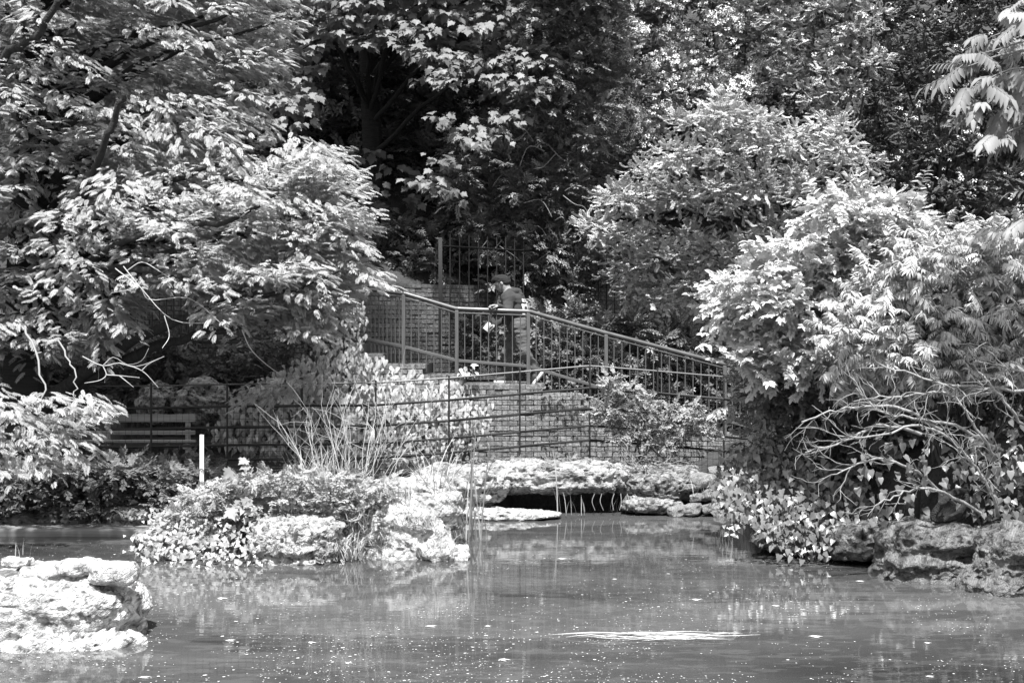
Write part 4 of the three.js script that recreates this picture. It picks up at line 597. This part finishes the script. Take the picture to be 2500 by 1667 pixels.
blades('grass_tuft', 'two grass blades growing beside the small propped stone', 93, [[45, 1365, 10.3, 3, 0.12, 0.007, 0.4, 0.1], [60, 1362, 10.3, 2, 0.14, 0.007, 0.5, 0.1]], grassTones);
{ // dry stems
  seed(94); const g = thing('dead_stalks', 'thin dry pale stems rising from the island in front of the fence', 'stems');
  for (let k = 0; k < 34; k++) { const x = R(740, 960), b = at(x, R(1130, 1200), R(14.3, 15)), gb = new GB(); twigs(gb, b, V((x - 850) / 300 + R(-0.3, 0.3), 1, R(-0.2, 0.3)), R(0.35, 0.85), 0.0042, 1, 0.2); part('stem', gb.geo(), twigPale, g); }
  base(g, at(850, 1180, 14.6));
}
{
  const ivyPale = leafTones(0.34, 0.5, 0.25);
  const [g, c] = climber('island_ivy', 'pale ivy leaves mantling the island end down to the water', 95, [[330, 1330], [380, 1260], [450, 1240], [560, 1240], [640, 1300], [610, 1340], [640, 1380], [560, 1385], [420, 1370], [340, 1380]], 19, (x, y) => 14.0 - 0.7 * smooth(1220, 1380, y), 7, ivyGeos, ivyPale, { size: 0.68, wild: 0.8, hang: 0.55, thick: 0.18, category: 'ivy' }); base(g, c);
  const [h, e] = climber('island_ivy', 'few small ivy leaves dotted over the pale slab by the reeds', 96, [[880, 1370], [1000, 1330], [1090, 1350], [1120, 1380], [1000, 1385], [900, 1385]], 26, 13.75, 3, ivyGeos, ivyPale, { size: 0.6, thick: 0.1, category: 'ivy' }); base(h, e);
  shrub('island_weeds', 'low bright small leaved weeds covering the island top', 97, [[400, 1260], [480, 1215], [550, 1180], [640, 1165], [760, 1170], [880, 1180], [960, 1190], [940, 1250], [860, 1290], [760, 1275], [660, 1275], [560, 1270], [460, 1270]], 30, 13.95, 1.2, 3, { geos: weedGeos, mats: leafTones(0.33, 0.7, 0.35), r: 0.15, flat: 0.65, n: 14, size: 0.75, category: 'weeds' });
  const [m, k] = climber('maple_seedling', 'maple seedling with pale lobed leaves beside the white post', 98, [[570, 1150], [610, 1120], [640, 1150], [620, 1190], [580, 1200]], 26, 13.9, 2, mapleGeos, leafTones(0.28, 0.6, 0.3), { hang: 0.5, thick: 0.15, size: 0.7, r: 0.06, category: 'seedling' }); part('stem', new GB().tube([at(570, 1260, 14), at(590, 1210, 14), at(605, 1150, 14)], 0.005, 0.003, 5).geo(), twigDark, m); base(m, k);
  const [q, f] = climber('maple_seedling', 'low maple seedling leaves above the ivy on the island', 99, [[520, 1240], [600, 1215], [620, 1250], [540, 1270]], 22, 13.75, 2, mapleGeos, leafTones(0.33, 0.6, 0.3), { hang: 0.3, thick: 0.1, size: 0.65, r: 0.06, category: 'seedling' }); base(q, f);
  const [u, w] = climber('rock_weeds', 'small weeds speckling the pitted island rock face', 100, [[600, 1280], [700, 1270], [830, 1270], [850, 1340], [820, 1375], [720, 1340], [620, 1350]], 26, 13.32, 2, weedGeos, leafTones(0.3, 0.7, 0.3), { hang: 0.1, thick: 0.06, size: 0.4, r: 0.06, leaf: 'sprig', category: 'weeds', max: 100 }); base(u, w);
}
{ // bare root strands in the hollow
  seed(101); const g = thing('root_strands', 'pale root strands hanging in the dark hollow under the ledge', 'roots');
  for (const x of [1450, 1470, 1500, 1515, 1535, 1550, 1575]) part('root', new GB().tube(curve([at(x + R(-4, 4), 1205, 17.3), at(x + R(-6, 6), 1225, 17.2), at(x + R(-6, 6), 1246, 17.15)], 6), 0.006, 0.004, 4).geo(), stemMid, g); base(g, at(1510, 1205, 17.3));
}
// ---------------------------------------------------------------- what floats on the pond
{
  seed(102);
  const disc = new THREE.CircleGeometry(1, 6); disc.rotateX(-Math.PI / 2); const n = 4200, im = new THREE.InstancedMesh(disc, mat(0.5, 0.8), n), m = new THREE.Matrix4();
  for (let k = 0; k < n; k++) { let x, y, d; do { y = 1250 + 430 * Math.pow(rnd(), 0.8); d = EYE * F / (y - 833.5); x = R(-150, 2650); } while (fbm(x / 120, y / 45, 3, 4) < 0.42 + 0.18 * rnd()); const p = at(x, y, d), r = R(0.0018, 0.0058) * (rnd() < 0.06 ? 2 : 1); m.makeRotationY(R(0, 6)).scale(V(r * R(0.7, 1.6), 1, r)).setPosition(V(p.x, 0.004, p.z)); im.setMatrixAt(k, m); }
  im.name = 'floating_flecks'; im.userData = { kind: 'stuff', label: 'white petal and seed flecks scattered over the pond surface', category: 'flecks' }; im.receiveShadow = true; scene.add(im);
  const g = thing('floating_straw', 'long pale bundle of dead reed leaves floating on the pond', 'straw');
  for (let k = 0; k < 40; k++) { const t = R(-1, 1), x0 = 1620 + t * 130 + R(-70, 60), L = R(40, 230), y = 1557 + R(-9, 12) * (1 - Math.abs(t) * 0.5), W = (px, py) => { const q = at(px, py, EYE * F / (py - 833.5)); q.y = R(0.006, 0.03); return q; }; part('straw', new GB().strip(curve([W(x0 - L / 2, y + R(-3, 3)), W(x0, y + R(-4, 2)), W(x0 + L / 2, y + R(-2, 4))], 4), [0.002, 0.006, 0.008, 0.006, 0.002], V(0, -0.3, 1)).geo(), grassTones[k % 3], g); }
  base(g, V(0.95, 0, -10.1));
  const lf = new GB().leaf(V(-0.03, 0, 0), X1, Y1, 0.07, 0.018, 0, 0.1).leaf(V(-0.02, 0, 0.01), V(1, 0, 0.6), Y1, 0.05, 0.014, 0, 0.1).geo();
  for (const [x, y, l] of [[1700, 1465, 'floating leaf fragment between the straw bundle and the ivy rock'], [1893, 1480, 'pair of white leaf fragments floating right of the pond middle'], [2265, 1571, 'floating leaf fragment right of the straw bundle, level with it'], [2270, 1653, 'floating leaf fragment at the bottom edge, right of the straw'], [1190, 1530, 'floating leaf fragment in mid pond, left of the straw bundle'], [1230, 1612, 'floating leaf fragment near the bottom edge, left of the straw'], [760, 1570, 'floating leaf fragment below the island, nearer the boulder'], [1050, 1530, 'floating leaf fragment below the pale slab of the island'], [560, 1565, 'floating leaf fragment closest to the big boulder'], [540, 1462, 'floating leaf fragment between boulder and island ivy'], [850, 1620, 'floating leaf fragment at the bottom edge below the island'], [1500, 1415, 'floating leaf fragment out from the dark hollow'], [2100, 1420, 'floating leaf fragment beside the layered rock of the right bank'], [1370, 1365, 'floating leaf fragment between the reeds and the hollow'], [1990, 1555, 'floating leaf fragment just beyond the thin end of the straw'], [350, 1655, 'floating leaf fragment at the bottom edge, in front of the boulder']]) { const o = single('floating_leaf', l, 'leaf', lf, petalMats[1], 'leaf fragments afloat on the pond'), p = at(x, y, EYE * F / (y - 833.5)); o.position.set(p.x, 0.006, p.z); o.rotation.y = R(-0.4, 0.4); o.scale.setScalar(R(0.8, 1.5)); }
}

// ---------------------------------------------------------------- the person on the landing
function surface(f, lo, hi, cell) {                          // mesh of the zero set of a distance field
  const size = Math.max(hi.x - lo.x, hi.y - lo.y, hi.z - lo.z), n = Math.ceil(size / cell) + 4, mc = new MarchingCubes(n, new THREE.MeshBasicMaterial(), false, false, 120000);
  mc.isolation = 0; const h = n / 2, S = h * cell, c = lo.clone().add(hi).multiplyScalar(0.5);
  for (let k = 0; k < n; k++) for (let j = 0; j < n; j++) for (let i = 0; i < n; i++) mc.field[i + j * n + k * n * n] = -f(c.x + (i - h) / h * S, c.y + (j - h) / h * S, c.z + (k - h) / h * S);
  mc.update(); const N = mc.count, g = new THREE.BufferGeometry();
  const p = mc.positionArray.slice(0, N * 3); for (let i = 0; i < N; i++) { p[i * 3] = p[i * 3] * S + c.x; p[i * 3 + 1] = p[i * 3 + 1] * S + c.y; p[i * 3 + 2] = p[i * 3 + 2] * S + c.z; }
  g.setAttribute('position', new THREE.BufferAttribute(p, 3)); const m = mergeVertices(g, 1e-5); m.computeVertexNormals();
  const pp = m.attributes.position, u = new Float32Array(pp.count * 2); for (let i = 0; i < pp.count; i++) { u[i * 2] = pp.getX(i) + pp.getZ(i); u[i * 2 + 1] = pp.getY(i); } m.setAttribute('uv', new THREE.BufferAttribute(u, 2)); return m;
}
const cone = (a, b, r0, r1) => { const dx = b[0] - a[0], dy = b[1] - a[1], dz = b[2] - a[2], L = dx * dx + dy * dy + dz * dz; return (x, y, z) => { const t = clamp(((x - a[0]) * dx + (y - a[1]) * dy + (z - a[2]) * dz) / L, 0, 1); return Math.hypot(x - a[0] - t * dx, y - a[1] - t * dy, z - a[2] - t * dz) - lerp(r0, r1, t); }; };
const blend = (fs, k) => (x, y, z) => { let d = 1e3; for (const f of fs) { const e = f(x, y, z), h = Math.max(k - Math.abs(d - e), 0) / k; d = Math.min(d, e) - h * h * k / 4; } return d; };
const egg = (c, r, tilt = 0) => { const ct = Math.cos(tilt), st = Math.sin(tilt), m = Math.min(...r); return (x, y, z) => { const X = x - c[0], Y = y - c[1], a = (ct * X + st * Y) / r[0], b = (-st * X + ct * Y) / r[1], e = (z - c[2]) / r[2]; return (Math.sqrt(a * a + b * b + e * e) - 1) * m; }; };
{
  const g = thing('person', 'person in a dark hooded sweatshirt and jeans climbing the stairs, head bowed', 'person');
  const skin = mat(0.24, 0.6), cloth = new THREE.MeshStandardMaterial({ color: grey(0.036), roughness: 0.95, map: rep(mottle, 3) }), denim = new THREE.MeshStandardMaterial({ color: grey(0.1), roughness: 0.95, map: rep(mottle, 5), bumpMap: rep(mottle, 3), bumpScale: 0.02 }), hairM = mat(0.012, 0.95), white = mat(0.72, 0.6);
  // joints, facing -x; z towards the pond
  const J = { hipN: [0.09, 0.86, 0.09], hipF: [0.05, 0.86, -0.09], kneeN: [0.19, 0.45, 0.1], ankN: [0.37, 0.17, 0.1], kneeF: [-0.1, 0.46, -0.09], ankF: [-0.07, 0.09, -0.09], shN: [-0.02, 1.31, 0.18], shF: [-0.02, 1.31, -0.18], elN: [0.02, 1.05, 0.35], haN: [-0.06, 1.165, 0.52], elF: [-0.06, 1.02, -0.22], haF: [-0.25, 0.9, -0.02] };
  const headC = [-0.15, 1.53, 0], tilt = 0.5;
  const body = blend([cone([0.07, 0.9, 0], [0.01, 1.12, 0], 0.13, 0.13), cone([0.01, 1.12, 0], [-0.02, 1.3, 0], 0.13, 0.12), cone(J.shN, J.shF, 0.07, 0.07), cone([-0.03, 1.34, 0], [-0.11, 1.46, 0], 0.058, 0.055), cone(J.hipN, J.kneeN, 0.085, 0.055), cone(J.kneeN, J.ankN, 0.053, 0.036), cone(J.hipF, J.kneeF, 0.085, 0.055), cone(J.kneeF, J.ankF, 0.053, 0.036), cone(J.shN, J.elN, 0.052, 0.04), cone(J.elN, J.haN, 0.038, 0.026), cone(J.shF, J.elF, 0.052, 0.04), cone(J.elF, J.haF, 0.038, 0.026), egg([headC[0], headC[1], 0], [0.09, 0.112, 0.074], tilt)], 0.05);
  const fx = Math.cos(tilt), fy = Math.sin(tilt);            // face looks along (-cos, -sin); up is (-sin*.., cos)
  const H = (f, u, s) => [headC[0] - f * fx - u * fy, headC[1] - f * fy + u * fx, s];
  const head = blend([egg(headC, [0.094, 0.108, 0.076], tilt), egg(H(0.03, -0.07, 0), [0.062, 0.058, 0.055], tilt), cone(H(0.085, 0.0, 0), H(0.112, -0.035, 0), 0.011, 0.015), cone(H(0.085, -0.065, -0.018), H(0.085, -0.065, 0.018), 0.011, 0.011), cone(H(0.068, -0.1, -0.012), H(0.068, -0.1, 0.012), 0.018, 0.018), cone(H(0.083, 0.022, -0.035), H(0.083, 0.022, 0.035), 0.012, 0.012), cone([-0.04, 1.36, 0], H(-0.02, -0.05, 0), 0.06, 0.055)], 0.025);
  const ears = [1, -1].map((s) => egg(H(-0.012, -0.012, 0.08 * s), [0.018, 0.032, 0.012], tilt));
  const headF = blend([head, ...ears], 0.008);
  const hand = (w, tip, up, s) => {                          // palm from wrist, four fingers and a thumb curled over
    const a = new THREE.Vector3(...w), t = new THREE.Vector3(...tip).normalize(), u = new THREE.Vector3(...up).normalize(), q = t.clone().cross(u).multiplyScalar(s), P = (f, h, e) => { const v = a.clone().addScaledVector(t, f).addScaledVector(u, h).addScaledVector(q, e); return [v.x, v.y, v.z]; }, fs = [cone(P(0, 0, -0.015), P(0.07, 0.004, -0.024), 0.02, 0.017), cone(P(0, 0, 0.012), P(0.07, 0.004, 0.022), 0.02, 0.015)];
    [[-0.033, 0.036], [-0.011, 0.042], [0.011, 0.039], [0.032, 0.03]].forEach(([e, l]) => fs.push(blend([cone(P(0.07, 0.005, e), P(0.07 + l, -0.004, e), 0.0095, 0.009), cone(P(0.07 + l, -0.004, e), P(0.075 + l * 1.25, -0.03, e), 0.009, 0.008), cone(P(0.075 + l * 1.25, -0.03, e), P(0.06 + l, -0.048, e), 0.008, 0.0075)], 0.004)));
    fs.push(blend([cone(P(0.02, -0.005, -0.03), P(0.05, -0.02, -0.052), 0.012, 0.0105), cone(P(0.05, -0.02, -0.052), P(0.08, -0.034, -0.045), 0.0105, 0.009)], 0.004));
    return blend(fs, 0.007);
  };
  const hN = hand(J.haN, [-0.85, 0.05, 0.5], [0.1, 1, 0], 1), hF = hand(J.haF, [-0.8, -0.5, 0.4], [-0.3, 0.9, 0.3], 1), box = (c, r) => [V(c[0] - r, c[1] - r, c[2] - r), V(c[0] + r, c[1] + r, c[2] + r)];
  const near = (f, c, r) => f;
  const bodyG = surface(body, V(-0.4, 0, -0.5), V(0.5, 1.7, 0.65), 0.014), headG = surface(headF, ...box([-0.13, 1.5, 0], 0.18), 0.005), gN = surface(hN, ...box([-0.11, 1.155, 0.55], 0.11), 0.0035), gF = surface(hF, ...box([-0.29, 0.87, 0.0], 0.1), 0.0035);
  part('body', mergeGeometries([bodyG, headG, gN, gF]), skin, g);
  const fold = (x, y, z, k, a) => a * (fbm(x * k, y * k * 2.2, z * k + 5, 2) - 0.5);
  const hoodB = blend([cone([0.075, 0.87, 0], [0.02, 1.1, 0], 0.155, 0.16), cone([0.02, 1.1, 0], [-0.01, 1.28, 0], 0.165, 0.15), cone(J.shN, J.shF, 0.088, 0.088), cone([0.035, 1.12, 0.06], [0.035, 1.26, 0.06], 0.13, 0.12), cone([0.035, 1.12, -0.06], [0.035, 1.26, -0.06], 0.13, 0.12), cone(J.shN, J.elN, 0.078, 0.066), cone(J.elN, J.haN, 0.064, 0.043), cone(J.shF, J.elF, 0.078, 0.066), cone(J.elF, J.haF, 0.064, 0.043)], 0.05);
  const rollUp = blend([cone([-0.02, 1.4, 0.06], [-0.02, 1.4, -0.06], 0.05, 0.05), cone([0.05, 1.4, 0.07], [0.05, 1.4, -0.07], 0.055, 0.055), cone([0.09, 1.34, 0.04], [0.09, 1.34, -0.04], 0.05, 0.05), cone([-0.07, 1.38, 0.05], [0.03, 1.38, 0.08], 0.035, 0.045), cone([-0.07, 1.38, -0.05], [0.03, 1.38, -0.08], 0.035, 0.045)], 0.03);
  const hoodie = part('hoodie', mergeGeometries([surface((x, y, z) => hoodB(x, y, z) + fold(x, y, z, 11, 0.02), V(-0.4, 0.68, -0.4), V(0.4, 1.45, 0.62), 0.012), surface(rollUp, V(-0.15, 1.25, -0.15), V(0.18, 1.5, 0.15), 0.008)]), cloth, g);
  const legs = blend([cone(J.hipN, J.kneeN, 0.105, 0.076), cone(J.kneeN, [J.ankN[0] - 0.01, J.ankN[1] + 0.03, J.ankN[2]], 0.074, 0.056), cone(J.hipF, J.kneeF, 0.105, 0.076), cone(J.kneeF, J.ankF, 0.074, 0.058), cone([0.08, 0.92, 0.04], [0.08, 0.92, -0.04], 0.13, 0.13)], 0.04);
  part('jeans', surface((x, y, z) => legs(x, y, z) + fold(x, y, z, 14, 0.024), V(-0.25, 0.02, -0.3), V(0.5, 1.08, 0.3), 0.012), denim, g);
  const hairN = (x, y, z) => 0.014 * (fbm(x * 40, y * 40, z * 40, 2) - 0.5);
  const hairF = blend([egg(H(-0.012, 0.03, 0), [0.1, 0.1, 0.085], tilt), egg(H(0.04, 0.09, 0), [0.07, 0.045, 0.07], tilt), egg(H(-0.05, 0.0, 0), [0.065, 0.09, 0.076], tilt)], 0.03);
  part('hair', surface((x, y, z) => { const u = -(x - headC[0]) * fy + (y - headC[1]) * fx, f = -(x - headC[0]) * fx - (y - headC[1]) * fy; return Math.max(hairF(x, y, z) + hairN(x, y, z), -(u - 0.018 + (f < 0.0 ? 0.085 * smooth(0, -0.05, f) : -0.03 * smooth(0, 0.06, f)))); }, ...box([-0.15, 1.56, 0], 0.17), 0.005), hairM, g);
  for (const s of [1, -1]) { const e = part('eye', new THREE.SphereGeometry(0.01, 8, 6), mat(0.03, 0.2), g); e.position.set(...H(0.083, 0.0, 0.032 * s)); }
  const shoe = (p, ang) => { const sh = part('shoe', surface(blend([cone([0.05, 0.05, 0], [-0.05, 0.045, 0], 0.042, 0.04), cone([-0.05, 0.045, 0], [-0.17, 0.035, 0], 0.042, 0.034), cone([0.04, 0.06, 0], [0.03, 0.11, 0], 0.042, 0.04)], 0.03), V(-0.23, -0.01, -0.07), V(0.11, 0.16, 0.07), 0.008), mat(0.05, 0.7), g); const sole = part('sole', new THREE.ExtrudeGeometry(new THREE.Shape([[0.1, 0.03], [0.1, -0.03], [0.05, -0.042], [-0.08, -0.042], [-0.17, -0.035], [-0.21, -0.01], [-0.21, 0.015], [-0.17, 0.038], [-0.08, 0.042], [0.05, 0.042]].map((a) => new THREE.Vector2(...a))), { depth: 0.028, bevelEnabled: true, bevelSize: 0.004, bevelThickness: 0.004, bevelSegments: 2 }), white, sh); sole.rotation.x = -Math.PI / 2; sole.position.y = -0.012; sh.position.set(...p); sh.rotation.z = ang; };
  shoe([J.ankF[0], 0.015, J.ankF[2]], 0); shoe([J.ankN[0] + 0.03, 0.12, J.ankN[2]], 0.95);
  // white print on the back of the sweatshirt
  const back = (y, zc) => { let x = 0.3; while (hoodB(x, y, zc) + fold(x, y, zc, 11, 0.02) > 0 && x > -0.1) x -= 0.002; return V(x + 0.006, y, zc); };
  const patch = (y0, y1, z0, z1) => { const gb = new GB(), n = 8, id = []; for (let j = 0; j <= n; j++) for (let i = 0; i <= n; i++) id.push(gb.v(back(lerp(y0, y1, j / n), lerp(z0, z1, i / n)))); for (let j = 0; j < n; j++) for (let i = 0; i < n; i++) gb.q(id[j * 9 + i], id[j * 9 + i + 1], id[j * 9 + i + 10], id[j * 9 + i + 9]); return gb; };
  for (const [y0, y1, z0, z1] of [[1.235, 1.285, 0.06, 0.11], [1.235, 1.285, -0.01, 0.045], [1.235, 1.285, -0.09, -0.025], [1.03, 1.21, 0.075, 0.12], [1.03, 1.21, -0.05, 0.0], [1.17, 1.21, 0.0, 0.075]]) part('back_print', patch(y0, y1, z0, z1).geo(), white, hoodie);
  g.position.set(at(1252, 0, 20.85).x, sy(938), -20.85); g.rotation.y = -0.25; g.scale.set(1.1, 0.96, 1.1); g.updateMatrixWorld();
  const cup = single('folded_paper', 'folded white paper held in the hand of the person', 'paper', new GB().box(-0.06, -0.045, -0.004, 0.06, 0.045, 0.004).box(-0.055, 0.02, 0.002, 0.0, 0.085, 0.008).geo(), white); cup.position.copy(g.localToWorld(V(J.haF[0] - 0.09, J.haF[1] - 0.06, J.haF[2] + 0.04))); cup.rotation.set(-0.2, 0.2, -0.6);
}
renderer.render(scene, camera);
